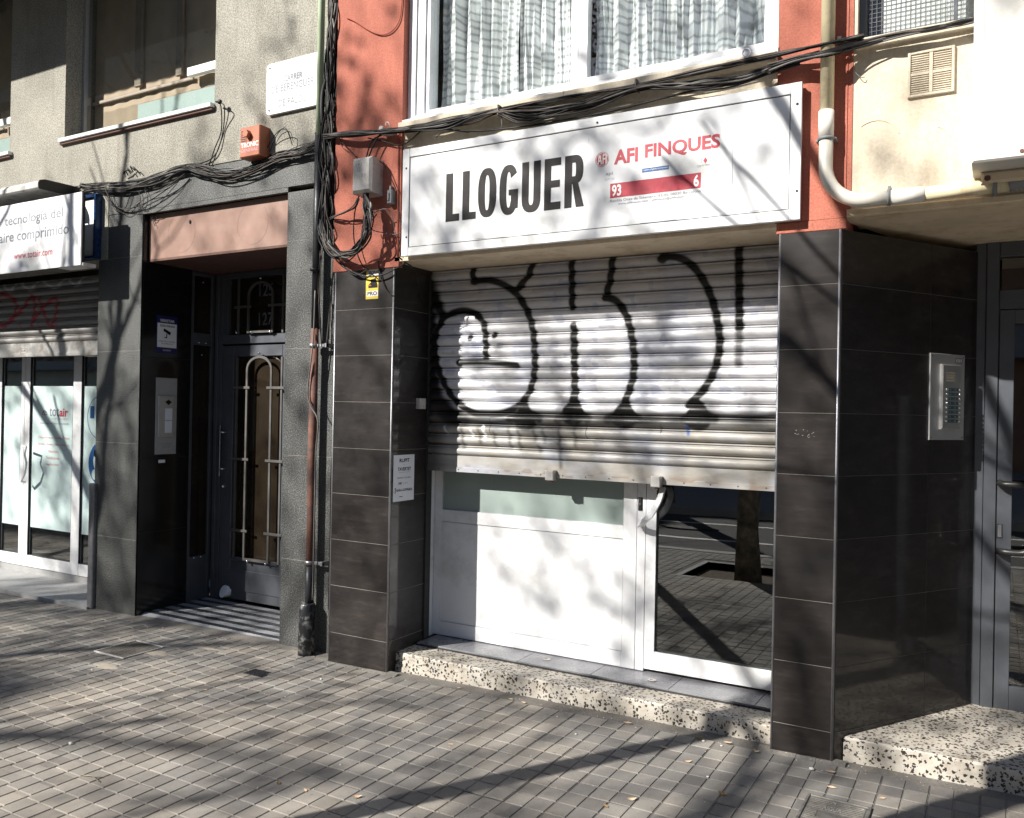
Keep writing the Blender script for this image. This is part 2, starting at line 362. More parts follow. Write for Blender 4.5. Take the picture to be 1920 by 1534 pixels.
# ================================================================== SETTING
def ground_box(name, x0, x1, y0, y1, ztop, h, m, kind='structure', tilt=True, nx=1):
    b = MB(GROUND); zt0 = ztop+(GZ(x0) if tilt else 0); zt1 = ztop+(GZ(x1) if tilt else 0)
    p = [(x0, y0, zt0-h), (x1, y0, zt1-h), (x1, y1, zt1-h), (x0, y1, zt0-h), (x0, y0, zt0), (x1, y0, zt1), (x1, y1, zt1), (x0, y1, zt0)]
    b.add(p, [(0, 3, 2, 1), (4, 5, 6, 7), (0, 1, 5, 4), (1, 2, 6, 5), (2, 3, 7, 6), (3, 0, 4, 7)])
    o = b.build(name, m); tag(o, kind=kind); return o
XL, XR = -40.0, 26.0
ground_box('ground', -120, 120, -140, 30, -.75, .3, M['asphalt'], tilt=False)
# pavement bed; the tree pits are left open
YK = -4.62
PITS = [(-2.72, -1.6, -3.95, -3.05), (-9.6, -8.5, -3.95, -3.05), (4.4, 5.5, -3.95, -3.05)]
pave = MB(GROUND)
def slab(x0, x1, y0, y1):
    z0, z1 = GZ(x0)-.006, GZ(x1)-.006
    pave.add([(x0, y0, z0-.3), (x1, y0, z1-.3), (x1, y1, z1-.3), (x0, y1, z0-.3), (x0, y0, z0), (x1, y0, z1), (x1, y1, z1), (x0, y1, z0)],
             [(0, 3, 2, 1), (4, 5, 6, 7), (0, 1, 5, 4), (1, 2, 6, 5), (2, 3, 7, 6), (3, 0, 4, 7)])
slab(XL, XR, -3.05, 1.2); slab(XL, XR, YK, -3.95)
xs = [XL]+[v for p in sorted(PITS) for v in (p[0], p[1])]+[XR]
for i in range(0, len(xs), 2): slab(xs[i], xs[i+1], -3.95, -3.05)
pavement = tag(pave.build('pavement', M['mortar'], org=(0, 0, 0)), kind='structure')
ground_box('road', -60, 60, -9.3, YK-.15, -.13, .3, M['asphalt'], tilt=True)
ground_box('kerb', XL, XR, YK-.15, YK, 0.0, .35, M['kerb'])
ground_box('far_pavement', -60, 60, -24.5, -9.3, .0, .4, M['kerb'])
rm = MB(GROUND)
for (x0, x1, y0, y1) in ((-30, 20, -6.55, -6.43), (-30, 20, -8.3, -8.18)):
    rm.add([(x0, y0, GZ(x0)-.126), (x1, y0, GZ(x1)-.126), (x1, y1, GZ(x1)-.126), (x0, y1, GZ(x0)-.126)], [(0, 1, 2, 3)])
tag(rm.build('road_marking', M['line']), kind='structure')

# ---- paving tiles: 4 raised squares each; the 300 nearest are single objects
TX, TY = .1866, .2154; GX0, GY0 = -1.538, -.681
def pad_geo(fx, fy):
    """four raised squares of one tile, chamfered, local coordinates"""
    P = []; F = []; gr = .0042; ch = .0015; dz = .0036
    for i in (0, 1):
        for j in (0, 1):
            x0 = (i-1)*fx/2+gr; x1 = i*fx/2-gr; y0 = (j-1)*fy/2+gr; y1 = j*fy/2-gr; k = len(P)
            P += [(x0, y0, -dz), (x1, y0, -dz), (x1, y1, -dz), (x0, y1, -dz), (x0+ch, y0+ch, 0), (x1-ch, y0+ch, 0), (x1-ch, y1-ch, 0), (x0+ch, y1-ch, 0)]
            F += [(k+4, k+5, k+6, k+7), (k, k+1, k+5, k+4), (k+1, k+2, k+6, k+5), (k+2, k+3, k+7, k+6), (k+3, k, k+4, k+7)]
    k = len(P); e = .0008
    P += [(-fx/2+e, -fy/2+e, -dz), (fx/2-e, -fy/2+e, -dz), (fx/2-e, fy/2-e, -dz), (-fx/2+e, fy/2-e, -dz)]; F.append((k, k+1, k+2, k+3))
    return P, F
PP, PF = pad_geo(TX, TY)
tile_me = bpy.data.meshes.new('paving_tile'); tile_me.from_pydata(PP, [], PF); tile_me.materials.append(M['tile'])
COVERS = []      # rectangles cut out for covers (x0,x1,y0,y1)
def cover_rect(pts):
    q = [PG(*p) for p in pts]; xs = [a for a, _ in q]; ys = [b_ for _, b_ in q]; return min(xs), max(xs), min(ys), max(ys)
_q = PG(1515, 1490, .03); _q2 = PG(1637, 1513, .03); C_WATER = (_q[0], _q2[0], _q[1]-.33, _q[1])
C_OLD = cover_rect([(256, 1204, -.03), (302.5, 1215, -.03), (231, 1238.5, -.03), (187.5, 1226.5, -.03)])
COVERS = [C_WATER, C_OLD]
tiles = []
for i in range(-70, 22):
    off = 0.0
    if i < -9: off = ((i*7919) % 5)/5*.1077
    for j in range(-19, 5):
        cx = GX0+(i+.5)*TX; cy = GY0+(j+.5)*TY+off
        if cy > (.06 if cx > -4.1 else .17) or cy < YK+.02: continue
        if any(p[0]-.08 < cx < p[1]+.08 and p[2]-.1 < cy < p[3]+.1 for p in PITS): continue
        if any(p[0]+.0 < cx < p[1]-.0 and p[2]+.0 < cy < p[3]-.0 for p in COVERS): continue
        tiles.append((cx, cy))
def vis(cx, cy):
    v = Vector((cx, cy, 0))-CAM; d = v.dot(_f)
    if d < .3: return None
    px = 960+FPX*v.dot(_r)/d; py = 767-FPX*v.dot(_u)/d
    return (px, py, d) if -30 < px < 1950 and -30 < py < 1570 else None
vl = [(vis(*t)[2], t) for t in tiles if vis(*t)]
vl.sort(); near = [t for _, t in vl[:300]]; nearset = set(near)
def jitter(cx):
    return (rnd.gauss(0, .0007), rnd.gauss(0, .003), rnd.gauss(0, .003)-.012, rnd.gauss(0, .0025))
for k, (cx, cy) in enumerate(near):
    o = bpy.data.objects.new('paving_tile', tile_me); dz, rx, ry, rz = jitter(cx)
    o.location = (cx, cy, GZ(cx)+dz); o.rotation_euler = (rx, ry, rz); o.parent = pavement; col.objects.link(o)
V = []; F = []
for (cx, cy) in tiles:
    if (cx, cy) in nearset: continue
    dz, rx, ry, rz = jitter(cx); k = len(V)
    mt = Matrix.Translation((cx, cy, GZ(cx)+dz)) @ Matrix.Rotation(rz, 4, 'Z') @ Matrix.Rotation(ry, 4, 'Y') @ Matrix.Rotation(rx, 4, 'X')
    V += [tuple(mt @ Vector(p)) for p in PP]; F += [tuple(a+k for a in f) for f in PF]
me = bpy.data.meshes.new('paving_tiles_beyond'); me.from_pydata(V, [], F); me.materials.append(M['tile'])
o = bpy.data.objects.new('paving_tiles_beyond', me); o.parent = pavement; o['kind'] = 'stuff'; col.objects.link(o)
# cement skirts along the walls
sk = MB(GROUND)
for (x0, x1, y0, y1) in ((-3.78, -3.12, -.035, .02), (-.97, -.58, -.045, .02), (-4.3, -3.66, .03, .14), (-6.32, -5.7, .03, .14), (-5.75, -4.2, .0, .17)):
    n0 = 9
    for q in range(n0):
        a0 = x0+(x1-x0)*q/n0; a1 = x0+(x1-x0)*(q+1)/n0; ya = y0+rnd.uniform(-.012, .01)
        z0, z1 = GZ(a0)+.0035, GZ(a1)+.0035
        sk.add([(a0, ya, z0-.012), (a1, ya, z1-.012), (a1, y1, z1+.006), (a0, y1, z0+.006)], [(0, 1, 2, 3)])
tag(sk.build('pavement_cement_skirt', M['mortar'], org=(0, 0, 0)), kind='structure')

# ---- covers
def cover(name, rect, label, cat, txt=None, ribs=16):
    x0, x1, y0, y1 = rect; zc = GZ((x0+x1)/2)+.0065
    t = thing(name, label, cat, ((x0+x1)/2, (y0+y1)/2, zc-.006))
    f = MB(GROUND); f.fr = Frame((0, 0, zc), (1, 0, 0), (0, 1, 0))
    f.frame(x0, x1, y0, y1, .012, -.02, .001); f.build('rim', M['cover_w'] if txt else M['box_grey'], t)
    p = MB(f.fr); p.box(x0+.013, x1-.013, y0+.013, y1-.013, -.02, -.004)
    L = x1-x0-.04
    for i in range(ribs):
        yy = y0+.022+(y1-y0-.044)*(i+.5)/ribs
        if txt and .38 < (i+.5)/ribs < .62:
            p.box(x0+.02, x0+.02+L*.2, yy-.003, yy+.003, -.004, 0.0); p.box(x1-.02-L*.2, x1-.02, yy-.003, yy+.003, -.004, 0.0)
        else: p.box(x0+.02, x1-.02, yy-.003, yy+.003, -.004, 0.0)
    p.build('plate', M['cover_w'] if txt else M['cover_old'], t)
    return t, p.fr, zc

# ================================================================== LETTERING
def text_mb(s, fr, a0, a1, b0, b1, c, bold=0.0, fit='box', shear=0.0, thick=0.0006, rot=0.0):
    """flat lettering fitted to the rectangle a0..a1, b0..b1 of a frame"""
    cu = bpy.data.curves.new('lettering', 'FONT'); cu.body = s; cu.offset = bold; cu.shear = shear; cu.resolution_u = 3
    cu.align_x = 'LEFT'; cu.fill_mode = 'FRONT'
    ob = bpy.data.objects.new('lettering', cu); col.objects.link(ob)
    bpy.context.view_layer.update()
    me = ob.evaluated_get(bpy.context.evaluated_depsgraph_get()).to_mesh()
    vs = [v.co.copy() for v in me.vertices]; fs = [tuple(p.vertices) for p in me.polygons]
    nrm = sum(p.normal.z for p in me.polygons)
    ob.to_mesh_clear(); bpy.data.objects.remove(ob); bpy.data.curves.remove(cu)
    mb = MB(fr)
    if not vs: return mb
    x0 = min(v.x for v in vs); x1 = max(v.x for v in vs); y0 = min(v.y for v in vs); y1 = max(v.y for v in vs)
    if nrm < 0: fs = [f[::-1] for f in fs]
    mb.add([fr.pt(a0+(v.x-x0)/(x1-x0)*(a1-a0), b0+(v.y-y0)/(y1-y0)*(b1-b0)+rot*((v.x-x0)/(x1-x0)-.5), c) for v in vs], fs)
    return mb
def lettering(s, fr, a0, a1, b0, b1, c, m, parent, bold=0.0, name='lettering', rot=0.0):
    return text_mb(s, fr, a0, a1, b0, b1, c, bold, rot=rot).build(name, m, parent)

# ================================================================== ROLLER SHUTTER PAINT (drawn by code, flat spray paint)
def polyline(pts, k=10): return [(p.x, p.z) for p in spline([Vector((x, 0, z)) for x, z in pts], k)]
class Paint:
    def __init__(s, x0, x1, z0, z1, res):
        s.x0, s.x1, s.z0, s.z1 = x0, x1, z0, z1; s.w = int((x1-x0)/res); s.h = int((z1-z0)/res); s.res = res
        s.X, s.Z = np.meshgrid(x0+(np.arange(s.w)+.5)*res, z0+(np.arange(s.h)+.5)*res)
        s.c = np.zeros((s.h, s.w, 4), np.float32); s.c[..., 3] = 1
        rs = np.random.RandomState(5); s.rs = rs
    def nz(s, fx, fz, seed=0):
        rs = np.random.RandomState(seed); gw = max(2, int((s.x1-s.x0)*fx)+2); gh = max(2, int((s.z1-s.z0)*fz)+2)
        gdat = rs.rand(gh+1, gw+1); u = (s.X-s.x0)/(s.x1-s.x0)*(gw-1); v = (s.Z-s.z0)/(s.z1-s.z0)*(gh-1)
        i = u.astype(int); j = v.astype(int); fu = u-i; fv = v-j; fu = fu*fu*(3-2*fu); fv = fv*fv*(3-2*fv)
        return (gdat[j, i]*(1-fu)*(1-fv)+gdat[j, i+1]*fu*(1-fv)+gdat[j+1, i]*(1-fu)*fv+gdat[j+1, i+1]*fu*fv)
    def blend(s, mask, c):
        mask = np.clip(mask, 0, 1)[..., None]; s.c[..., :3] = s.c[..., :3]*(1-mask)+np.array(c, np.float32)*mask
    def dist(s, pts):
        d = np.full((s.h, s.w), 9.0)
        for (ax, az), (bx, bz) in zip(pts[:-1], pts[1:]):
            r_ = .12; m0 = max(0, int((min(ax, bx)-r_-s.x0)/s.res)); m1 = min(s.w, int((max(ax, bx)+r_-s.x0)/s.res)+1)
            n0 = max(0, int((min(az, bz)-r_-s.z0)/s.res)); n1 = min(s.h, int((max(az, bz)+r_-s.z0)/s.res)+1)
            if m1 <= m0 or n1 <= n0: continue
            X = s.X[n0:n1, m0:m1]; Z = s.Z[n0:n1, m0:m1]; vx, vz = bx-ax, bz-az; L = max(vx*vx+vz*vz, 1e-9)
            t = np.clip(((X-ax)*vx+(Z-az)*vz)/L, 0, 1); q = np.hypot(X-ax-t*vx, Z-az-t*vz)
            d[n0:n1, m0:m1] = np.minimum(d[n0:n1, m0:m1], q)
        return d
    def stroke(s, pts, r, c, soft=.012, alpha=1.0, sm=True):
        d = s.dist(polyline(pts) if sm and len(pts) > 2 else pts); d = d+.0007*np.sin(2*math.pi*(s.Z-1.318)/.0695)
        if r > .016 and alpha == 1.0: s.blend(np.clip((r*2.1-d)/(r*1.6), 0, 1)*.14, c)
        s.blend(np.clip((r+soft/2-d)/soft, 0, 1)*alpha, c)
    def image(s, name):
        im = bpy.data.images.new(name, s.w, s.h); im.colorspace_settings.name = 'Linear Rec.709' if 'Linear Rec.709' in [e.name for e in bpy.types.ColorManagedInputColorspaceSettings.bl_rna.properties['name'].enum_items] else 'Non-Color'
        im.pixels.foreach_set(np.clip(s.c, 0, 1).astype(np.float32).ravel()); im.pack(); return im
def paint_material(name, im, x0, x1, z0, z1, rough=.5, metal=.04):
    m, n, b = mat(name)
    sp = n.nodes.new('ShaderNodeSeparateXYZ'); n.links.new(pos(n), sp.inputs[0]); cb = n.nodes.new('ShaderNodeCombineXYZ')
    for i, (ch, a, bb) in enumerate((('X', x0, x1), ('Z', z0, z1))):
        mr = n.nodes.new('ShaderNodeMapRange'); mr.inputs['From Min'].default_value = a; mr.inputs['From Max'].default_value = bb
        n.links.new(sp.outputs[ch], mr.inputs['Value']); n.links.new(mr.outputs[0], cb.inputs[i])
    t = n.nodes.new('ShaderNodeTexImage'); t.image = im; t.extension = 'EXTEND'; n.links.new(cb.outputs[0], t.inputs[0])
    c = mix(n, 1.0, t.outputs[0], ramp(n, noise(n, 22, 6, .7, stretch=(.35, 1, 1)), [(.3, g(.82)), (.65, g(1.05))]), 'MULTIPLY')
    n.links.new(c, b.inputs['Base Color']); b.inputs['Metallic'].default_value = metal
    n.links.new(ramp(n, noise(n, 12, 4), [(.3, g(rough-.1)), (.7, g(rough+.1))]), b.inputs['Roughness']); return m

SX0, SX1, SZ0, SZ1, SY = -3.24, -.97, 1.19, 2.56, .385
p = Paint(SX0, SX1, SZ0, SZ1, .0025)
def S(*pts): return [PK(x, y, SY) for x, y in pts]
p.c[..., :3] = np.array((.4, .39, .375), np.float32)
zf = (p.Z-SZ0)
zline = PK(1100, 775, SY)[1]
n1 = p.nz(9, 14, 1); n2 = p.nz(3, 40, 2); n3 = p.nz(26, 30, 3); n4 = p.nz(5, 5, 4)
p.blend(np.clip((p.Z-zline+.02)/.03, 0, 1), (.8, .8, .83))                       # pale silver ground
p.blend(np.clip((p.Z-2.2)/.1, 0, 1)*.55, (.42, .39, .36))                          # greyer above
p.blend(np.clip((n2-.6)*3, 0, .3)*np.clip((p.Z-1.5)/.1, 0, 1), (.27, .25, .25))
p.blend(np.clip((n4-.6)*3, 0, .25), (.36, .42, .6))
p.blend(np.clip((n3*n1-.45)*5, 0, .25)*np.clip((p.Z-1.55)/.1, 0, 1), (.16, .2, .4))
p.blend(np.clip((1.62-p.Z)/.1, 0, 1)*np.clip((n1-.3)*1.4, 0, .5), (.3, .27, .22))
BK = (.006, .006, .007)
xl = PK(838, 700, SY)[0]
e_out = [(889, 527), (925, 527), (963, 545), (987, 578), (999, 612), (1003, 650), (1003, 700), (991, 740), (962, 768), (920, 778), (885, 772), (850, 745), (826, 700), (817, 655), (821, 620), (838, 594), (868, 583), (893, 589), (908, 608), (912, 640), (912, 674)]
# black cloud on the left and the band under the letters
for (x, y, r_) in ((805, 560, .06), (803, 620, .05), (806, 690, .05), (812, 740, .05), (835, 775, .045)):
    q = PK(x, y, SY); p.blend(np.clip((r_*1.7-np.hypot(p.X-q[0], (p.Z-q[1])*.55))/.07, 0, 1), BK)
p.stroke(S((806, 545), (803, 600), (800, 650), (806, 710), (822, 750), (850, 780)), .052, BK, .05)
p.stroke(S((812, 600), (808, 660), (818, 720)), .03, BK, .04); p.stroke(S((798, 520), (798, 780)), .06, BK, .03, sm=False); p.stroke(S((818, 560), (830, 590)), .035, BK, .03, sm=False); p.stroke(S((812, 730), (832, 765), (870, 790)), .04, BK, .04)
band = S((805, 760), (850, 782), (920, 793), (985, 782), (1070, 782), (1140, 788), (1200, 790), (1290, 785), (1330, 778), (1400, 784), (1452, 778))
p.stroke(band, .03, BK, .06, .9); p.stroke(S((838, 783), (990, 800), (1200, 792), (1452, 798)), .02, BK, .06, .8)
for cx_, yt in ((985, 752), (1076, 742), (1172, 748), (1310, 750)):
    for k in range(9):
        q = PK(cx_, yt+k*4.6, SY); p.blend(np.clip((.012+.0068*k-np.hypot((p.X-q[0])*.8, p.Z-q[1]))/.012, 0, 1), BK)
for cx_ in (985, 1075, 1168, 1312):
    p.stroke(S((cx_-28, 786), (cx_, 772)), .024, BK, .02); p.stroke(S((cx_+28, 786), (cx_, 768)), .024, BK, .02)
p.stroke(S(*e_out), .0215, BK, .012)
p.stroke(S((888, 496), (889, 525), (893, 529)), 0.0220, BK); q = PK(889, 524, SY); p.blend(np.clip((.03-np.hypot(p.X-q[0], p.Z-q[1]))/.01, 0, 1), BK)
p.stroke(S((1001, 488), (994, 513), (978, 535), (966, 546)), 0.0214, BK)
p.stroke(S((862, 680), (912, 679), (970, 685)), 0.0195, BK); 
for (x, y, r_) in ((883, 634, .025), (928, 629, .024), (864, 681, .027)):
    q = PK(x, y, SY); p.blend(np.clip((r_-np.hypot(p.X-q[0], p.Z-q[1]))/.008, 0, 1), BK)
p.stroke(S((1073, 478), (1074, 576)), 0.0207, BK); p.stroke(S((1077, 611), (1079, 740)), 0.0232, BK); p.stroke(S((1079, 735), (1078, 765)), .026, BK)
p.stroke(S((1150, 475), (1146, 520), (1137, 557)), 0.0214, BK); p.stroke(S((1137, 557), (1160, 568), (1178, 600), (1188, 650), (1189, 700), (1178, 740), (1166, 772)), 0.0220, BK)
q = PK(1137, 558, SY); p.blend(np.clip((.028-np.hypot(p.X-q[0], p.Z-q[1]))/.01, 0, 1), BK)
p.stroke(S((1240, 486), (1262, 482), (1291, 492), (1316, 520), (1336, 562), (1347, 610), (1350, 650), (1341, 692), (1322, 728), (1292, 760)), 0.0214, BK)
p.stroke(S((1246, 475), (1244, 486)), .026, BK)
p.stroke(S((1386, 455), (1387, 615)), 0.0226, BK); p.stroke(S((1387, 615), (1385, 682)), 0.0207, BK, .02, .72)
for (x, y0_, y1_) in ((1003, 700, 724), (1189, 690, 716), (920, 786, 815), (1100, 792, 822), (1349, 640, 668), (1240, 796, 812)): p.stroke(S((x, y0_), (x, y1_)), .003, BK, .004, .8, sm=False)
# old faded lettering lower down
for (x, y0_, y1_) in ((866, 798, 838), (898, 802, 830), (926, 812, 835), (954, 800, 838), (972, 802, 840), (1000, 800, 826), (1018, 806, 828), (1048, 790, 875), (1076, 782, 838), (1010, 838, 846)):
    p.stroke(S((x, y0_), (x+5, y1_)), .011, (.05, .05, .05), .02, .7, sm=False)
for (x, y0_, y1_) in ((884, 806, 822), (907, 800, 825), (835, 800, 812)): p.stroke(S((x, y0_), (x+4, y1_)), .009, (.75, .75, .78), .01, .9, sm=False)
p.stroke(S((1288, 800), (1292, 815)), .008, (.02, .1, .35), .01, .8, sm=False)
# rust and dirt at the foot; lower left end made darker
nr = p.nz(14, 60, 9); p.blend(np.clip((nr-.66)*5, 0, .45)*np.clip((1.275-p.Z)/.03, 0, 1), (.22, .13, .08))
q = PK(805, 860, SY)[0]; p.blend(np.clip((q+.16-p.X)/.14, 0, .8)*np.clip((1.75-p.Z)/.2, 0, 1), (.06, .055, .05))
M['shutter'] = paint_material('sprayed_shutter', p.image('shutter_spray'), SX0, SX1, SZ0, SZ1)
# the left shop's shutter with a red tag
LX0, LX1, LZ0, LZ1, LY = -8.9, -6.2, 1.98, 2.75, .35
p = Paint(LX0, LX1, LZ0, LZ1, .005); p.c[..., :3] = np.array((.32, .31, .3), np.float32)
n2 = p.nz(3, 40, 2); p.blend(np.clip((n2-.5)*2, 0, .4), (.2, .19, .18))
def S(*pts): return [PK(x, y, LY) for x, y in pts]
RD = (.5, .02, .04)
p.stroke(S((-12, 560), (5, 552), (28, 562), (33, 580), (20, 604), (3, 610), (-10, 590), (2, 566)), 0.0195, RD, .02, .9)
p.stroke(S((20, 604), (44, 580), (62, 556), (68, 575), (62, 612)), 0.0195, RD, .02, .9)
p.stroke(S((66, 600), (90, 570), (108, 560), (108, 585), (98, 612), (84, 585), (76, 560)), 0.0183, RD, .02, .85)
for x in (12, 40, 75, 108): p.stroke(S((x, 606), (x+1, 616)), .013, RD, .02, .6, sm=False)
WH = (.7, .7, .7)
for (x0_, x1_) in ((5, 38), (40, 78), (82, 128), (132, 160)):
    p.stroke(S((x0_, 532-(x0_)*.05), ((x0_+x1_)/2, 546-(x0_)*.08), (x1_, 526-(x1_)*.05)), .012, WH, .02, .85)
M['shutter_l'] = paint_material('tagged_shutter', p.image('left_shutter_spray'), LX0, LX1, LZ0, LZ1, .45, .3)

# ================================================================== APARTMENT BUILDING (terracotta and cream, brown tiled pillars)
ZT = 2.463                      # top of the tiling
apt = thing('apartment_building', 'terracotta and cream apartment building with brown tiled pillars around the half shuttered shop', 'building', (-1.9, .6, 0))
def F_(**k): return k
PLX0, PLX1, PRX0, PRX1 = -3.67, -3.2, -.916, -.642
joints = [.184, .482, .773, 1.065, 1.352, 1.643, 1.932, 2.22]
jointsR = [.162, .456, .751, 1.041, 1.332, 1.62, 1.916, 2.216]
def tiled(parent, fr, a0, a1, rows, cuts=None, c=.0, zb=None, gw=.0011, th=.010, m=None, bed=True):
    """single tiles with recessed joints on a grout bed"""
    zb = zb or (lambda a: GZ(fr.pt(a, 0).x)-.02); ed = [None]+list(rows)+[ZT]
    A = [a0]+(cuts or [])+[a1]
    for i in range(len(ed)-1):
        for j in range(len(A)-1):
            z0 = (zb(a0) if ed[i] is None else ed[i]+gw); z1 = ed[i+1]-(gw if i < len(ed)-2 else 0)
            MB(fr).box(A[j]+(gw if j else .001), A[j+1]-(gw if j < len(A)-2 else .001), z0, z1, c-th, c, .0012).build('tile', m or M['porcelain'], parent)
    if bed: MB(fr).box(a0, a1, zb(a0), ZT-.002, c-th-.012, c-.0018).build('grout', M['grout'], parent)
pl = node('tiled_pillar', apt)
tiled(pl, FR, PLX0+.008, PLX1-.008, joints)
tiled(pl, PSIDE, .0105, .375, joints, [.19] if False else None)
tiled(pl, Frame((PLX0, 0, 0), (0, -1, 0)), -.14, -.0105, joints)
MB().box(PLX0+.014, PLX1-.014, -.05, ZT-.004, -.37, -.024).build('core', M['cream2'], pl)
for x, sgn in ((PLX0, 1), (PLX1, -1)):
    e = MB(); e.tube([(x+sgn*.0045, .0045, GZ(x)-.02), (x+sgn*.0045, .0045, ZT)], .0062, 8, smooth=True); e.build('corner_trim', M['trim'], pl)
pr = node('tiled_pillar', apt)
tiled(pr, FR, PRX0+.008, PRX1-.004, jointsR)
LR = .985*1.02
tiled(pr, RECESS, .014, 1.003, jointsR, [.639], gw=.0007)
tiled(pr, Frame((PRX0, 0, 0), (0, -1, 0)), -.375, -.0105, jointsR)

cb = MB(GROUND); cb.poly([(PRX0+.02, .024), (PRX1-.02, .024), (-.14, .86), (-.14, 1.4), (PRX0+.02, 1.4)], -.05, ZT-.004); cb.build('core', M['cream2'], pr)
for x, yy in ((PRX0+.0045, .0045), (PRX1-.001, .003)):
    e = MB(); e.tube([(x, yy, GZ(x)-.02), (x, yy, ZT)], .0065, 8); e.build('corner_trim', M['trim'], pr)

# terracotta render above the pillars, cream panels between
up = node('upper_wall', apt)
MB().box(-3.69, -3.163, ZT+.036, 6.5, -.30, -.001).build('terracotta_render', M['red'], up)
MB().box(-3.69, -3.163, ZT+.0, ZT+.0355, -.03, -.0012).build('terracotta_render', M['red'], up)
MB(PSIDE).box(.031, .375, ZT+.001, ZT+.034, -.3, .0).build('tile', M['porcelain'], up)
MB().box(-3.69, -3.163, ZT+.0, ZT+.035, -.001, .006, .003).build('drip_edge', M['red'], up)
MB().box(-.937, -.60, ZT+.052, 6.5, -.30, .0).build('terracotta_render', M['red'], up)
MB().box(-.93, -.617, ZT+.0, ZT+.05, -.2, .003, .003).build('drip_edge', M['red'], up)
MB().box(-.628, -.622, ZT+.06, 6.5, .0, .004).build('moulding', M['red'], up)
# spandrel between shop sign and window, lintel and soffit
MB().box(-3.163, -.937, ZT+.06, 3.29, -.38, -.02).build('cream_spandrel', M['cream'], up)
MB().box(-3.163, -2.0505, 3.28, 3.325, -.03, .042, .004).build('window_sill', M['cream'], up)
MB().box(-2.0495, -.937, 3.28, 3.325, -.03, .042, .004).build('window_sill', M['cream'], up)
MB().box(-3.2, -.917, ZT+.035, ZT+.06, -.395, -.001).build('soffit', M['cream2'], up)
MB().box(-3.163, -.93, 3.325, 3.352, -.2, -.0).build('sill_bed', M['white_dirty'], up)
MB().box(-3.163, -.937, 4.9, 6.5, -.38, -.02).build('cream_wall', M['cream'], up)
MB().box(-.60, 2.5, ZT+.052, 3.31, -.3, -.004).build('cream_wall', M['cream'], up)
MB().box(-.60, -.585, 3.31, 4.6, -.3, -.004).build('cream_wall', M['cream'], up)
MB().box(.4, 2.5, 3.31, 4.6, -.3, -.004).build('cream_wall', M['cream'], up)
MB().box(-.60, 2.5, 4.6, 6.5, -.3, -.004).build('cream_wall', M['cream'], up)
MB().box(-.617, 2.5, ZT+.05, ZT+.085, -.004, .012, .006).build('ledge', M['cream2'], up)
MB(GROUND).poly([(-.64, .013), (2.5, .013), (2.5, 1.4), (-.2, 1.4)], 2.505, 2.55).build('porch_soffit', M['cream2'], up)
# rough scars in the render over the porch
for (x, y, r0) in ((1640, 268, .10), (1745, 270, .075)):
    q = PK(x, y, 0); rg = MB(); rg.ring(q[0], q[1], r0, r0+.004, -.004, -.001, 30, .3, 2.2 if x < 1700 else 1.2); rg.build('render_scar', M['cream2'], up)

# ---- shop window opening with curtained sliding window
YW = .06
wn_ = node('window', apt)
wf = MB(); zb = 3.352
wf.box(-3.16, -3.105, zb, 4.9, -.20, -YW+.012, .002)
wf.box(-3.103, -3.045, zb+.03, 4.9, -.2, -YW, .002)
wf.box(-.972, -.939, zb, 4.9, -.2, -YW+.01, .002); wf.box(-3.105, -.972, zb, zb+.032, -.2, -YW+.014, .003)
wf.build('window_frame', M['white'], wn_)
ws = MB(); z0 = zb+.033
ws.frame(-3.045, -1.99, z0, 4.9, .028, -.135, -YW-.012, tb=.03); ws.build('sash', M['white'], wn_)
ws = MB(); ws.frame(-2.06, -.972, z0, 4.9, .045, -.1, -YW+.006, tb=.03); ws.box(-2.06, -1.96, z0+.031, 4.9, -.098, -YW+.004, .003); ws.build('sash', M['white'], wn_)
MB().box(-3.02, -2.0, z0+.02, 4.88, -.116, -.112).build('pane', M['glass_win'], wn_)
MB().box(-1.97, -.99, z0+.02, 4.88, -.086, -.082).build('pane', M['glass_win'], wn_)
MB().box(-3.15, -.95, 3.3, 4.95, -.9, -.895).build('room_wall', M['interior'], wn_)
def curtain(x0, x1, y, seed, label):
    rr = random.Random(seed); nu = 150; nv = 14; P = []; F = []
    ph = [rr.uniform(0, 6.28) for _ in range(6)]
    for j in range(nv+1):
        z = 3.39+(4.9-3.39)*(j/nv)**1.6
        for i in range(nu+1):
            s = i/nu; k = .5+.5*min(1, (z-3.35)/.5)
            yy = .034*math.sin(s*40*(x1-x0)+ph[0]+2.4*math.sin(s*7+ph[1]))+.013*math.sin(s*93*(x1-x0)+ph[2]+3*math.sin(s*11+ph[3]))+.004*math.sin(s*150+ph[4]+z*3)
            if z < 3.6: yy += .015*math.sin(z*38+s*31+ph[5])*(3.6-z)/.25
            P.append((x0+(x1-x0)*s+.006*math.sin(z*9+s*40), y+yy*k*1.25, z))
    for j in range(nv):
        for i in range(nu): a = j*(nu+1)+i; F.append((a, a+1, a+nu+2, a+nu+1))
    b_ = MB(); b_.add(P, F, True); o = b_.build('curtain', M['curtain']); tag(o, label, 'curtain', 'wave printed curtains behind the first floor window'); return o
curtain(-3.03, -2.47, .19, 3, 'bunched grey wave print curtain at the left end of the window over the sign')
curtain(-2.49, -2.02, .2, 11, 'grey wave print curtain just left of the middle bar of the window over the sign')
curtain(-1.975, -1.47, .17, 5, 'grey wave print curtain just right of the middle bar of the window over the sign')
curtain(-1.49, -.975, .18, 9, 'grey wave print curtain at the right end of the window by the cream pipe')

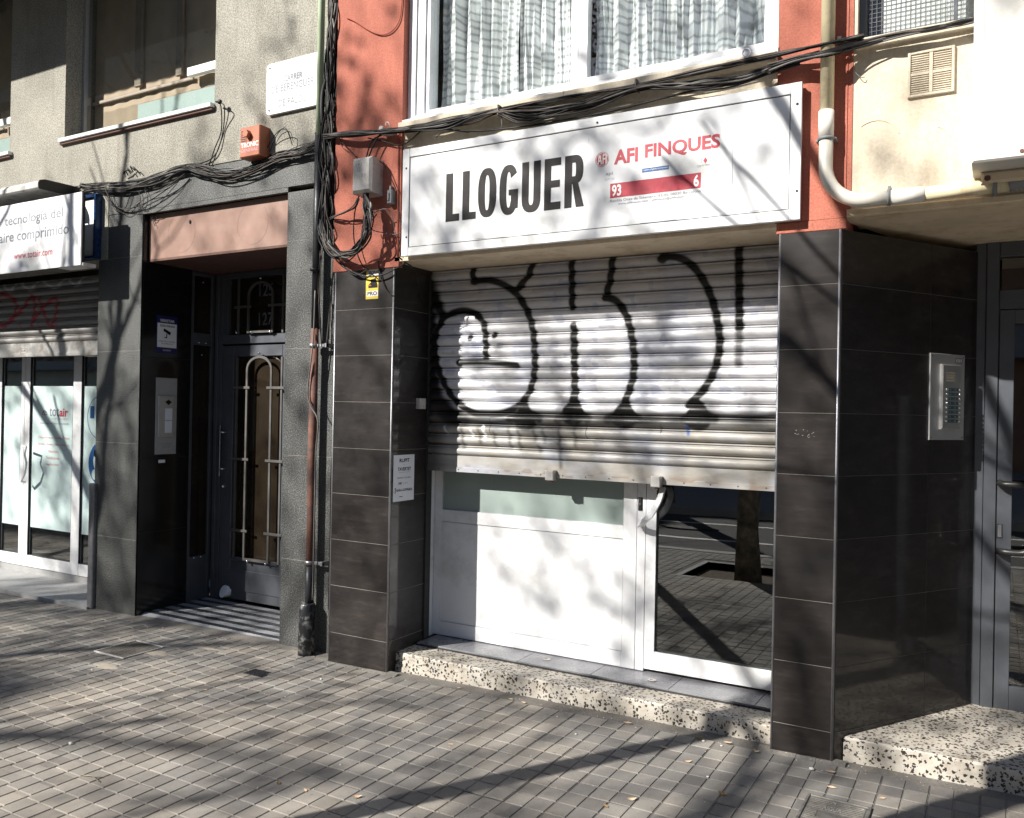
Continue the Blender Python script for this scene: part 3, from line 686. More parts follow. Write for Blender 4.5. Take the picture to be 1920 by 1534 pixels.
# ---- small wired window above the porch
w2 = node('window', apt)
wf = MB(); wf.frame(-.585, .4, 3.315, 4.6, .03, -.12, -.05); wf.build('window_frame', M['dark_steel'], w2)
MB().box(-.555, .37, 3.345, 4.58, -.1, -.095).build('pane', M['glass_win'], w2)
MB().box(-.5, .37, 3.34, 4.58, -.16, -.15).build('blind', M['white_dirty'], w2)
ms = MB()
for i in range(46): ms.box(-.555+i*.0205, -.553+i*.0205, 3.345, 4.55, -.07, -.068)
for i in range(58): ms.box(-.555, .37, 3.35+i*.0205, 3.352+i*.0205, -.072, -.0701)
ms.build('wire_mesh', M['cable_g'], w2); MB().box(-.2, -.185, 3.345, 4.55, -.075, -.05).build('bar', M['dark_steel'], w2)
MB().box(-.587, .42, 3.27, 3.315, -.12, .02, .004).build('window_sill', M['cream'], w2)

# ---- vent grille in the cream wall
v0, v1 = PK(1703, 98)[0], PK(1791, 88)[0]; vb, vt = 3.014, 3.213
vg = thing('vent_grille', 'cream slatted air vent in the wall right of the cream pipe', 'vent', ((v0+v1)/2, 0, vb))
fr_ = MB(); fr_.frame(v0, v1, vb, vt, .012, -.01, .012); mx = (v0+v1)/2; mz = (vb+vt)/2
fr_.box(mx-.007, mx+.007, vb+.013, vt-.013, -.01, .010); fr_.box(v0+.013, mx-.008, mz-.006, mz+.006, -.01, .009); fr_.box(mx+.008, v1-.013, mz-.006, mz+.006, -.01, .009)
fr_.build('frame', M['cream'], vg)
MB().box(v0+.01, v1-.01, vb+.01, vt-.01, -.012, -.0035).build('duct', M['interior'], vg)
for (a0, a1) in ((v0+.013, mx-.008), (mx+.008, v1-.013)):
    for (b0, b1) in ((vb+.014, mz-.007), (mz+.007, vt-.014)):
        for k in range(8):
            zz = b0+(b1-b0)*(k+.5)/8; sl = MB(); sl.box(a0, a1, zz-.0028, zz+.0028, -.003, .006, .001); sl.build('slat', M['cream'], vg)

# ---- roller shutter
sh = node('roller_shutter', apt); sh['label'] = 'half lowered metal shutter sprayed with big black and white lettering'
pit = .0695; zs = 1.318
prof = [(0, -.002), (.003, .002), (.008, .010), (.016, .0165), (.027, .0185), (.038, .0165), (.047, .010), (.0505, .002), (.0525, .002), (.054, .007), (.0575, .0095), (.061, .0075), (.0622, -.011), (pit-.0002, -.011)]
def slat_mesh(name, x0, x1, y, prof, m):
    P = []; F = []
    for x in (x0, x1):
        for (z, c) in prof: P.append((x, y-c, z))
    k = len(prof)
    for i in range(k-1): F.append((i, i+k, i+k+1, i+1))
    me = bpy.data.meshes.new(name); me.from_pydata(P, [], F); me.polygons.foreach_set('use_smooth', [True]*len(F)); me.materials.append(m); return me
ol = apt.location
sm_ = slat_mesh('slat', -3.205-ol.x, -.99-ol.x, SY+.004-ol.y, prof, M['shutter'])
for k in range(18):
    o = bpy.data.objects.new('slat', sm_); o.location = (0, 0, zs+k*pit); o.parent = sh; col.objects.link(o)
bb = MB(); bb.box(-3.2, -.995, 1.213, 1.316, -SY-.004, -SY+.010, .002); bb.box(-3.2, -.995, 1.213, 1.243, -SY+.0101, -SY+.014, .001); bb.build('bottom_bar', M['shutter'], sh)
rv = MB()
for i in range(15):
    x = -3.1+i*.147; rv.disc(x, 1.229, .0035, -SY+.014, -SY+.0165, 8)
rv.build('rivets', M['gasket'], sh)
for (px_, w_) in ((1030, .028), (1229, .028)):
    a = PK(px_, 885 if px_ < 1100 else 899, SY-.05)[0]; zc = 1.222
    lb = MB(); lb.box(a-w_, a+w_, zc-.022, zc+.038, -SY+.0145, -SY+.055, .004); lb.build('lock_box', M['steel'], sh)
    MB().box(a-.006, a+.012, zc-.034, zc-.0225, -SY+.02, -SY+.04).build('bolt', M['pipe_rust'], sh)
gd = MB(); gd.box(-3.2, -3.19, .13, ZT+.03, -.42, -.365); gd.build('guide_rail', M['gasket'], sh)
gd = MB(); gd.box(-.99, -.92, .13, ZT+.03, -.42, -.372); gd.build('guide_rail', M['trim'], sh)

# ---- shop front under the shutter: white panel with frosted strip, glazed door
YD = .50
dr = node('shop_front', apt); dr['label'] = 'white shop front with a solid lower panel and a dark glazed door'
xl_, xm, xd, xr = -3.225, -1.80, -1.745, -.93
f_ = MB(); f_.box(-3.30, -3.222, .12, 1.5, -YD-.05, -YD+.06, .003); f_.build('jamb', M['white'], dr)
f_ = MB(); f_.frame(xl_+.004, -1.80, .13, 1.45, .0, -YD-.04, -YD, tb=.0) if False else None
f_.box(xl_+.004, -3.158, .13, 1.5, -YD-.04, -YD, .002); f_.box(-1.885, -1.802, .13, 1.5, -YD-.04, -YD, .002)
f_.box(-3.158, -1.885, .13, .222, -YD-.04, -YD-.001, .002); f_.box(-3.158, -1.885, .872, .952, -YD-.04, -YD-.001, .002); f_.build('frame', M['white'], dr)
MB().box(-3.156, -1.887, .2245, .8695, -YD-.03, -YD-.004).build('panel', M['white'], dr)
gk = MB(); gk.frame(-3.163, -1.880, .218, .876, .0035, -YD-.002, -YD+.0008); gk.frame(-3.16, -1.883, .949, 1.5, .004, -YD-.02, -YD-.0002); gk.build('gasket', M['ink_mid'], dr)
MB().box(-3.155, -1.888, .952, 1.48, -YD-.03, -YD-.014).build('frosted_pane', M['frost'], dr)
f_ = MB(); f_.box(-1.799, -1.748, .13, 1.5, -YD-.04, -YD, .002); f_.build('door_post', M['white'], dr)
sd = MB(); sd.frame(-1.744, -.94, .145, 1.5, .062, -YD-.04, -YD+.002, tb=.108); sd.build('door_leaf', M['white'], dr)
MB().box(-1.69, -.99, .25, 1.48, -YD-.022, -YD-.016).build('door_pane', M['glass_shop'], dr)
gk = MB(); gk.frame(-1.684, -.99, .251, 1.5, .004, -YD-.012, -YD+.0024); gk.build('gasket', M['gasket'], dr)
a, z = PK(1201, 945, YD)
kl = MB(); kl.box(a-.013, a+.013, z-.038, z+.038, -YD, -YD+.010, .006); kl.build('lock_plate', M['black'], dr)
kl = MB(); kl.disc(a, z, .008, -YD+.010, -YD+.013, 12); kl.build('lock_cylinder', M['chrome'], dr)
hp = [P3(1243, 915, YD-.03), P3(1237, 935, YD-.075), P3(1222, 962, YD-.095), P3(1207, 978, YD-.09), P3(1200, 985, YD-.045), P3(1204, 985, YD-.01)]
h_ = MB(); c_ = spline(hp, 5); P_ = []; F_2 = []
for i, q in enumerate(c_):
    t = (c_[min(i+1, len(c_)-1)]-c_[max(i-1, 0)]).normalized(); sv = Vector((1, 0, .45)).normalized(); sv = (sv-t*sv.dot(t)).normalized(); nv_ = t.cross(sv)
    for (sa, sb) in ((-1, -1), (1, -1), (1, 1), (-1, 1)): P_.append(q+sv*.017*sa+nv_*.006*sb)
for i in range(len(c_)-1):
    for j in range(4): F_2.append((i*4+j, i*4+(j+1) % 4, i*4+4+(j+1) % 4, i*4+4+j))
F_2 += [(3, 2, 1, 0), tuple(len(P_)-4+j for j in range(4))]
h_.add(P_, F_2); h_.build('door_handle', M['white'], dr)
rm_ = MB(); rm_.box(-3.6, -.6, .0, 3.0, -2.6, -2.55); rm_.box(-3.6, -3.5, 0, 3, -2.55, -.6); rm_.build('shop_interior', M['interior'], dr)
MB().box(-3.3, -.6, .05, .12, -2.5, -.56).build('shop_floor', M['interior_b'], dr)

# ---- terrazzo step and stoneware sill
st = node('doorstep', apt)
ZS = .108
stp = MB(GROUND); n0 = 26; x0, x1 = PLX1+.003, PRX0-.002
top = []; 
def rough_step(x0, x1, yf, yb, zt, n0, seed, gz=True):
    rr = random.Random(seed); b_ = MB(GROUND); P = []
    for i in range(n0+1):
        x = x0+(x1-x0)*i/n0; j = rr.uniform(-.003, .003); e = rr.uniform(.004, .014)
        zb_ = GZ(x)-.03
        P += [(x, yf-.006+j, zb_), (x, yf+j*.5, zt*.5+rr.uniform(-.01, .01)), (x, yf+j+rr.uniform(0, .004), zt-e), (x, yf+e, zt), (x, yb, zt+.002)]
    F = []
    for i in range(n0):
        for k in range(4): F.append((i*5+k, (i+1)*5+k, (i+1)*5+k+1, i*5+k+1))
    F += [(0, 1, 2, 3, 4), tuple(n0*5+k for k in (4, 3, 2, 1, 0))]
    b_.add(P, F); return b_
rough_step(x0, x1, .085, .45, ZS, 60, 3).build('terrazzo_step', M['terrazzo'], st)
ed = MB(GROUND); ed.fr = Frame((0, 0, 0), (1, 0, 0), (0, 1, 0))
ed.box(PLX1+.012, PRX0-.004, .276, .60, ZS-.02, ZS+.0085); ed.build('sill_edge', M['gasket'], st)
tcut = [PLX1+.014, -2.92, -2.45, -1.98, -1.52, -1.06, PRX0-.006]
for q in range(len(tcut)-1):
    e = MB(ed.fr); e.box(tcut[q]+.001, tcut[q+1]-.001, .284, .60, ZS+.009, ZS+.018, .0015); e.build('sill_tile', M['sill_tile'], st)
for (px_, py_) in ((1025, 1237), (1223, 1276)):
    q = PG(px_, py_, ZS+.018); c_ = MB(GROUND); c_.ring(q[0], q[1], .012, .024, ZS+.0182, ZS+.0215, 20); c_.disc(q[0], q[1], .012, ZS+.0182, ZS+.0195, 14); c_.build('floor_socket', M['steel'], st)

# ---- porch at the right: terrazzo platform and glazed door
po = node('porch', apt)
b_ = rough_step(-.60, 2.2, .058, .2, .135, 40, 8)
b_.add([(-.60, .2, .137), (2.2, .2, .137), (2.2, .95, .152), (-.60, .95, .152)], [(0, 1, 2, 3)]); b_.build('terrazzo_platform', M['terrazzo'], po)
YP = .85
f_ = MB(); f_.box(-.115, -.068, .14, 2.51, -YP-.05, -YP, .002); f_.build('edge_profile', M['dark_steel'], po)
f_ = MB(); f_.box(-.066, -.010, .14, 2.51, -YP-.05, -YP+.012, .002); f_.box(-.008, 1.3, 2.165, 2.26, -YP-.05, -YP+.01, .002); f_.box(-.008, 1.3, 2.43, 2.51, -YP-.05, -YP+.01, .002)
f_.build('door_frame', M['door_grey'] if 'door_grey' in M else M['dark_steel'], po)
f_ = MB(); f_.frame(-.006, .93, .15, 2.16, .066, -YP-.045, -YP+.004, tb=.12); f_.build('door_leaf', M['dark_steel'], po)
MB().box(.055, .87, .26, 2.1, -YP-.025, -YP-.02).build('door_pane', M['glass_shop'], po)
MB().box(.0, 1.3, 2.265, 2.425, -YP-.025, -YP-.02).build('fanlight_pane', M['glass_shop'], po)
a, z = PK(1874, 995, YP)
k_ = MB(); k_.box(a-.012, a+.012, z-.035, z+.035, -YP+.004, -YP+.012, .004); k_.build('lock_plate', M['chrome'], po)
z1_ = PK(1872, 905, YP)[1]; z2_ = PK(1872, 1033, YP)[1]; xa = PK(1874, 905, YP)[0]; xb = xa+.13
h_ = MB(); h_.tube(spline([(xa, YP-.004, z1_), (xa+.02, YP-.05, z1_-.004), (xa+.1, YP-.062, z1_-.006), (xb, YP-.062, z1_-.03), (xb+.01, YP-.062, z1_-.1), (xb+.01, YP-.062, z2_+.1), (xb, YP-.062, z2_+.03), (xa+.1, YP-.062, z2_+.006), (xa+.02, YP-.05, z2_+.004), (xa, YP-.004, z2_)], 6), .0165, 12); h_.build('door_handle', M['black'], po)
MB().box(-.3, 2.2, .15, 2.6, -2.3, -2.25).build('hall_wall', M['interior_b'], po)
MB(GROUND).poly([(1.08, .862), (1.62, .02), (1.95, .02), (1.95, 1.4), (1.08, 1.4)], -.05, 2.5).build('side_wall', M['granite_dark'], po)
MB(GROUND).box(1.95, 2.6, -.004, 1.4, -.1, 2.5).build('side_wall', M['granite_dark'], po)

# shell that closes the rooms behind both facades
shl = MB(); shl.box(-16, 6, -.5, 6.5, -3.3, -3.0); shl.box(-16, 6, 6.5, 6.8, -3.3, -.0); shl.box(-16.2, -16, -.5, 6.8, -3.3, -.14); shl.box(6, 6.2, -.5, 6.8, -3.3, -.0)
shl.build('back_wall', M['interior_b'], apt)
MB().box(2.5, 6, -.2, 6.5, -.3, -.004).build('side_bay', M['cream'], apt)
MB().box(-3.66, -.2, 2.62, 3.25, -3.0, -.40).build('floor_slab', M['interior'], apt)

# ================================================================== GRANITE CLAD BUILDING on the left
YG = .12
gb = thing('granite_clad_building', 'older building with grey granite slabs below and pebbledash above, doorway with marble lintel', 'building', (-6, .9, 0))
pier = node('granite_cladding', gb)
def slab_(a0, a1, b0, b1, fr=FR, c0=-YG-.03, c1=-YG, m=None, nm='granite_slab'): MB(fr).box(a0, a1, b0, b1, c0, c1, .0008).build(nm, m or M['granite'], pier)
gw = .0015
lj = [PK(215, y, YG)[1] for y in (485, 659, 830, 1008)]
zs_ = [-.06]+sorted(lj)+[3.095]
for i in range(len(zs_)-1): slab_(-6.262, -5.735, zs_[i]+gw, zs_[i+1]-gw)
rj = [PK(570, y, YG)[1] for y in (449, 653, 855, 1052)]
zs_ = [-.06]+sorted(rj)+[3.06]
for i in range(len(zs_)-1): slab_(-4.214, -3.672, zs_[i]+gw, zs_[i+1]-gw)
slab_(-6.262, -3.672, 3.098, 3.34)
slab_(-5.7345, -4.2145, 3.0655, 3.0965)
MB().box(-6.26, -3.672, -.06, 3.3, -YG-.05, -YG-.0015).build('grout', M['grout'], pier) if False else None
for (a0, a1) in ((-6.26, -5.737), (-4.212, -3.674)): MB().box(a0, a1, -.06, 3.06, -YG-.04, -YG-.0015).build('grout', M['grout'], pier)
MB().box(-5.75, -5.722, -.05, 3.06, -YG-.06, -YG-.012).build('grout', M['granite_dark'], pier)
# reveals of the doorway
pj = [PK(250, y, YG)[1] for y in (1006, 662)]
zz = [-.05, .61, 1.185, 1.97, 2.72]
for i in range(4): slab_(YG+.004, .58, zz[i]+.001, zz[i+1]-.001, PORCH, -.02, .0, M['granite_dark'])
MB(PORCH).box(YG+.004, .58, -.05, 2.72, -.04, -.0012).build('grout', M['gasket'], pier)
RV = Frame((-4.214, 0, 0), (0, -1, 0))
slab_(-.82, -YG-.004, -.05, 3.06, RV, -.03, -.001, M['granite'])
slab_(-.40, -YG-.004, -.05, 3.1, Frame((-6.262, 0, 0), (0, -1, 0)), -.03, -.001, M['granite'])
# pinkish marble lintel panel and soffit
ln = node('lintel', gb)
MB().box(-5.715, -4.216, 2.7215, 3.064, -YG-.08, -YG-.05).build('marble_panel', M['pink'], ln)
MB().box(-5.74, -4.2, 2.705, 2.7205, -.86, -YG-.05).build('soffit', M['terr_d'], ln)
for cx_ in (-5.35, -4.6):
    rg = MB(); rg.ring(cx_, 2.9, .15, .1525, -YG-.0502, -YG-.0492, 40); rg.build('incised_circle', M['pink_worn'], ln)
h_ = MB(); q = PK(357, 416, YG+.05); h_.ball((q[0], YG+.045, q[1]), .010, 8, (1, .5, 1.6)); h_.build('hook', M['gasket'], ln)
# threshold with light and dark marble strips
th = node('threshold', gb)
zt_ = -.005
yy = [.205, .258, .322, .376, .442, .498, .562, .618, .682, .738, .80]
for i in range(len(yy)-1):
    s_ = MB(GROUND); s_.box(-5.9 if yy[i] > .56 else -5.718, -4.216, yy[i]+.0008, yy[i+1]-.0008, -.08, zt_+.004*i/10); s_.build('marble_strip', M['stripe_dark'] if i % 2 == 0 else M['stripe_light'], th)
s_ = MB(GROUND); s_.add([(-5.76, .115, -.035), (-4.2, .115, -.018), (-4.216, .204, -.004), (-5.718, .204, -.007)], [(0, 1, 2, 3)]); s_.build('ramp_strip', M['stripe_light'], th)
MB(GROUND).box(-6.2, -4.2, .12, 1.2, -.2, -.0805).build('threshold_bed', M['mortar'], th)
# left shop doorstep
stl = node('doorstep', gb)
s_ = MB(GROUND); s_.box(-12, -6.265, .075, .62, -.3, -.015, .0); s_.build('concrete_step', M['kerb'], stl)
MB(GROUND).box(-12, -6.27, .60, 1.2, -.3, .04).build('concrete_step', M['kerb'], stl)
# pebbledash wall with window openings
uw = node('upper_wall', gb)
WX0, WX1, WZ = -6.749, -4.953, 3.785
def wall_(a0, a1, b0, b1): MB().box(a0, a1, b0, b1, -.40, -YG+.005).build('pebbledash', M['pebble'], uw)
wall_(-9.8, -3.695, 3.345, WZ-.0); wall_(WX1, -3.695, WZ, 6.5); wall_(-7.545, WX0, WZ, 6.5); wall_(-9.8, -7.546, 5.4, 6.5); wall_(WX0, WX1, 5.4, 6.5)
wall_(-16, -9.8, 2.6, 6.5)
wall_(-9.8, -6.15, 2.75, 3.345)
MB().box(-6.15, -3.7, 3.1, 3.345, -.40, -YG-.04).build('backing', M['interior'], uw)
MB().box(-16, -9.8, -.3, 2.6, -.3, -YG).build('pebbledash', M['pebble'], uw)
for (x0, x1) in ((WX0-.03, WX1+.004), (-9.8, -7.50)):
    n0 = 6
    for q in range(n0):
        a0 = x0+(x1-x0)*q/n0; a1 = x0+(x1-x0)*(q+1)/n0
        MB().box(a0+.0015, a1-.0015, WZ-.030, WZ, -.24, -YG+.045, .003).build('sill_tile', M['white_dirty'], uw)
    MB().box(x0, x1, WZ-.05, WZ-.031, -.24, -YG+.03, .003).build('sill_bed', M['terr_d'], uw)
# balcony slab above, just out of the picture, throws the straight shadow on the left
zb_ = 4.40; dpt = 1.15
bl = MB(); bl.box(-13, -5.75, zb_+.81*dpt, zb_+.81*dpt+.18, -YG, -YG+dpt+.0); bl.build('balcony_slab', M['pebble'], gb)
# windows
def big_window(x0, x1):
    nd = node('window', gb); y = .26
    f_ = MB(); f_.frame(x0+.002, x1-.002, WZ+.002, 5.398, .032, -y-.06, -y+.0); f_.build('window_frame', M['intercom_d'], nd)
    f_ = MB(); f_.box(x0+.035, x1-.50, WZ+.34, WZ+.37, -y-.084, -y-.07, .003); f_.build('transom', M['sash_brown_shade'], nd)  # left transom half, the balcony's shade put into its brown colour
    f_ = MB(); f_.box(x1-.499, x1-.035, WZ+.345, WZ+.41, -y-.05, -y-.012, .003); f_.build('transom', M['white_dirty'], nd)  # right half of the transom, coloured white as if sunlit
    MB().box(x0+.034, x1-.034, WZ+.034, WZ+.329, -y-.034, -y-.030).build('pane', M['glass_left'], nd)
    MB().box(x0+.034, x1-.034, WZ+.396, 5.36, -y-.034, -y-.030).build('pane', M['glass_left'], nd)
    s_ = MB(); s_.box(x0+.60, x0+.68, WZ+.4, 5.36, -y-.085, -y-.06, .003); s_.build('inner_sash', M['sash_brown_shade'], nd); s_ = MB(); s_.box(x0+1.10, x0+1.17, WZ+.4, 5.36, -y-.085, -y-.062, .003); s_.build('inner_sash', M['sash_brown_shade'], nd)
    P = []; F = []; nu = 60
    for i in range(nu+1):
        s = i/nu; yy_ = y+.10+.003*math.sin(s*60)
        P += [(x0+.03+(x1-x0-.06)*s, yy_, WZ+.02), (x0+.03+(x1-x0-.06)*s, yy_, 5.36)]
    for i in range(nu): F.append((2*i, 2*i+2, 2*i+3, 2*i+1))
    b_ = MB(); b_.add(P, F, True); b_.build('net_curtain', M['blind'], nd)
    MB().box(x0+.62, x1-.04, WZ+.02, WZ+.26, -y-.09, -y-.085).build('frosted_panel', M['film'], nd)
    MB().box(x0, x1, WZ-.2, 5.6, -1.2, -1.15).build('room_wall', M['interior'], nd)
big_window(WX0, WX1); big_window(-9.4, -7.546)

# ---- entrance door of the left building
YE = .82
en = node('entrance_door', gb); en['label'] = 'dark steel entrance door with brown glass and pale arched bars'
f_ = MB()
f_.box(-5.70, -5.664, -.0, 2.70, -YE-.05, -YE+.016, .002); f_.box(-5.664, -5.618, -.0, 2.70, -YE-.05, -YE+.006, .002)
f_.box(-5.618, -4.25, 2.115, 2.19, -YE-.05, -YE+.012, .003); f_.box(-5.618, -4.25, 2.655, 2.70, -YE-.05, -YE+.012, .003)
f_.box(-5.616, -5.555, 2.19, 2.655, -YE-.05, -YE+.004, .002); f_.box(-4.80, -4.25, .0, 2.115, -YE-.05, -YE+.004, .002); f_.box(-4.80, -4.25, 2.19, 2.655, -YE-.05, -YE+.004, .002)
f_.build('door_frame', M['dark_steel'], en)
lf = MB(); lf.box(-5.607, -5.475, .02, 2.10, -YE-.04, -YE+.010, .004); lf.box(-4.93, -4.805, .02, 2.10, -YE-.04, -YE+.010, .004)
lf.box(-5.475, -4.93, 2.01, 2.10, -YE-.04, -YE+.009, .004); lf.box(-5.475, -4.93, .02, .355, -YE-.04, -YE+.006, .003)
lf.box(-5.54, -4.85, .095, .265, -YE+.0061, -YE+.013, .004); lf.box(-5.475, -4.93, .340, .372, -YE+.0061, -YE+.024, .006); lf.build('door_leaf', M['dark_steel'], en)
MB().box(-5.48, -4.92, .35, 2.015, -YE-.03, -YE-.024).build('door_pane', M['brown_glass'], en)
MB().box(-5.56, -4.80, 2.185, 2.66, -YE-.03, -YE-.024).build('transom_pane', M['brown_glass'], en)
yb_ = YE-.035
def arch(xc, w_, zbot, zspring, ratio, nm='arched_bar'):
    pts = [(xc-w_, zbot), (xc-w_, zspring)]+[(xc-w_*math.cos(t), zspring+w_*ratio*math.sin(t)) for t in [math.pi*i/14 for i in range(1, 14)]]+[(xc+w_, zspring), (xc+w_, zbot)]
    b_ = MB(); P = []; F = []; th_ = .0095
    for i, (x, z) in enumerate(pts):
        x0_, z0_ = pts[max(i-1, 0)]; x1_, z1_ = pts[min(i+1, len(pts)-1)]; dx, dz = x1_-x0_, z1_-z0_; L = math.hypot(dx, dz); nx, nz = -dz/L, dx/L
        for (s1, yy_) in ((-1, yb_+.006), (1, yb_+.006), (1, yb_-.006), (-1, yb_-.006)): P.append((x+nx*th_*s1, yy_, z+nz*th_*s1))
    for i in range(len(pts)-1):
        for j in range(4): F.append((i*4+j, i*4+(j+1) % 4, i*4+4+(j+1) % 4, i*4+4+j))
    b_.add(P, F); b_.box(xc-w_-.0095, xc+w_+.0095, zbot-.019, zbot, -yb_-.006, -yb_+.006)
    return b_.build(nm, M['bar'], en)
arch(-5.155, .135, .375, 1.90, .75)
for x in (-5.405, -4.905):
    MB().box(x-.0085, x+.0085, .36, 2.0, -yb_-.006, -yb_+.006).build('bar', M['bar'], en)
zc = [PK(470, y, yb_)[1] for y in (727, 862, 997)]
for z in zc:
    for (x0_, x1_) in ((-5.44, -5.25), (-5.06, -4.87)): MB().box(x0_, x1_, z-.010, z+.010, -yb_+.0061, -yb_+.014, .001).build('cross_bar', M['bar'], en)
arch(-5.155, .135, 2.215, 2.50, .75)
for x in (-5.405, -4.905): MB().box(x-.0085, x+.0085, 2.19, 2.655, -yb_-.006, -yb_+.006).build('bar', M['bar'], en)
for (x0_, x1_) in ((-5.44, -5.25), (-5.06, -4.87)): MB().box(x0_, x1_, 2.40, 2.42, -yb_+.0061, -yb_+.014, .001).build('cross_bar', M['bar'], en)
for (x, z) in ((-5.155, 2.03), (-5.155, 2.635), (-5.245, .352), (-5.04, .352), (-5.245, 2.20), (-5.04, 2.20), (-5.42, 2.205)):
    b_ = MB(); b_.ball((x, yb_-.004, z), .012, 10); b_.build('stud', M['chrome'], en)
ph_ = MB(); q0 = PK(412, 797, YE-.06); q1 = PK(412, 893, YE-.06)
ph_.box(q0[0]-.011, q0[0]+.011, q1[1], q0[1], -YE+.055, -YE+.066, .002)
for z in (q0[1]-.06, q1[1]+.06): ph_.tube([(q0[0], YE-.058, z), (q0[0]+.03, YE-.008, z)], .007, 8)
ph_.build('door_handle', M['chrome'], en)
q = PK(419, 912, YE-.01); k_ = MB(); k_.disc(q[0], q[1], .016, -YE+.01, -YE+.02, 16); k_.box(q[0]-.004, q[0]+.004, q[1]-.008, q[1]+.008, -YE+.02, -YE+.028); k_.build('lock', M['chrome'], en)
MB().box(-7.2, -4.0, -.1, 3.0, -2.2, -2.15).build('hall_wall', M['interior_b'], en)
lettering('125', FR, -5.232, -5.075, 2.497, 2.60, -YE-.022, M['trim'], en, .01)
lettering('127', FR, -5.232, -5.075, 2.262, 2.365, -YE-.022, M['trim'], en, .01)
# side light in the left reveal
sl = node('side_light', gb)
f_ = MB(PORCH); f_.frame(.582, .82, .0, 2.70, .03, -.05, -.006, tb=.36); f_.box(.612, .79, 2.10, 2.2, -.05, -.008); f_.build('frame', M['dark_steel'], sl)
MB(PORCH).box(.60, .80, .3, 2.68, -.03, -.026).build('pane', M['brown_glass'], sl)
for (a_, z) in ((.65, .35), (.72, .35), (.66, 2.12), (.73, 2.12), (.69, 2.62), (.69, 2.02)):
    b_ = MB(); b_.ball(PORCH.pt(a_, z, .0), .008, 8); b_.build('stud', M['chrome'], sl)
# half round door stop with a polished face at the foot of the door
q = PK(420, 1108, YE-.03)
ds = MB(); c0 = Vector((q[0], YE-.02, q[1]-.002)); u1 = Vector((.62, -.35, .7)).normalized()
ds.add([c0+Vector((math.cos(t)*.036, -.02+.02*math.sin(t), math.sin(t)*.048)) for t in [2*math.pi*i/20 for i in range(20)]]+[c0+Vector((.04+.02*math.cos(t), .012, math.sin(t)*.04)) for t in [2*math.pi*i/20 for i in range(20)]],
       [tuple(range(20))]+[(i, i+20, (i+1) % 20+20, (i+1) % 20) for i in range(20)])
tag(ds.build('door_stop', M['white']), 'small polished half round door stop at the foot of the barred entrance door', 'door stop')

# ---- shop on the far left
YL = .60
ls = node('shop_front', gb); ls['label'] = 'white framed glass doors with frosted film and red and grey lettering'
f_ = MB()
for (x0_, x1_) in ((-8.9, -8.46), (-8.135, -8.075), (-8.07, -7.985), (-7.315, -7.19), (-6.985+.02, -6.25)): f_.box(x0_, x1_, .045, 2.5, -YL-.05, -YL, .003)
f_.build('door_frame', M['white'], ls)
for (x0_, x1_) in ((-8.46, -8.135), (-7.985, -7.315), (-7.19, -6.965)):
    f_ = MB(); f_.box(x0_+.0005, x1_-.0005, .045, .155, -YL-.05, -YL-.001, .003); f_.build('rail', M['white'], ls); f_ = MB(); f_.box(x0_+.0005, x1_-.0005, 2.03, 2.5, -YL-.05, -YL-.001, .003); f_.build('rail', M['white'], ls)
    MB().box(x0_, x1_, .15, 2.04, -YL-.03, -YL-.024).build('pane', M['glass_shop'], ls)
    zb_, zt_2 = PK(100, 993, YL)[1]-.01, PK(100, 724, YL)[1]
    MB().box(x0_+.001, x1_-.001, zb_, zt_2, -YL-.022, -YL-.0205).build('film', M['film'], ls)
    gk = MB(); gk.frame(x0_-.002, x1_+.002, .153, 2.034, .004, -YL-.02, -YL+.0005); gk.build('gasket', M['gasket'], ls)
lz = lambda y: PK(98, y, YL)[1]
lx = lambda x: PK(x, 780, YL)[0]
cL = -YL-.0195
lettering('tot', FR, lx(88.5), lx(107), lz(781), lz(764.5), cL, M['ink_grey'], ls, .01)
lettering('air', FR, lx(107.6), lx(123.5), lz(781), lz(765.5), cL, M['ink_red'], ls, .025)
lettering('COMPRESORES', FR, lx(88), lx(125), lz(787), lz(783.5), cL, M['ink_mid'], ls)
lettering('tecnología del aire comprimido', FR, lx(71), lx(126), lz(796.5), lz(792.5), cL, M['ink_grey'], ls)
for s, xa_, xb_, y in (('Compresores de Tornillo y Pistón', 69, 127, 822), ('Servicio Técnico y Mantenimiento', 68.5, 127, 834.5), ('Neumática', 88, 107, 847), ('Instalaciones', 85, 109, 859.5), ('Legalizaciones', 84, 109, 872)):
    lettering(s, FR, lx(xa_), lx(xb_), lz(y+2.5), lz(y-3), cL, M['ink_pink'], ls, .006)
lg = MB(); q = (lx(80), lz(778.5)); r0 = .042
lg.poly([(q[0]+r0*math.cos(t), q[1]+r0*1.05*math.sin(t)) for t in [math.pi*i/14 for i in range(15)]], cL-.0006, cL); lg.build('logo', M['ink_grey'], ls)
lg = MB(); lg.poly([(q[0]+(.036 if i % 2 == 0 else .014)*math.sin(2*math.pi*i/10), q[1]+.006+(.036 if i % 2 == 0 else .014)*math.cos(2*math.pi*i/10)) for i in range(10)], cL, cL+.0006); lg.build('logo_star', M['white_print'], ls)
lg = MB(); lg.poly([(q[0]+(.020 if i % 2 == 0 else .008)*math.sin(2*math.pi*i/10), q[1]+.006+(.020 if i % 2 == 0 else .008)*math.cos(2*math.pi*i/10)) for i in range(10)], cL+.0007, cL+.0012); lg.build('logo_star', M['ink_grey'], ls)
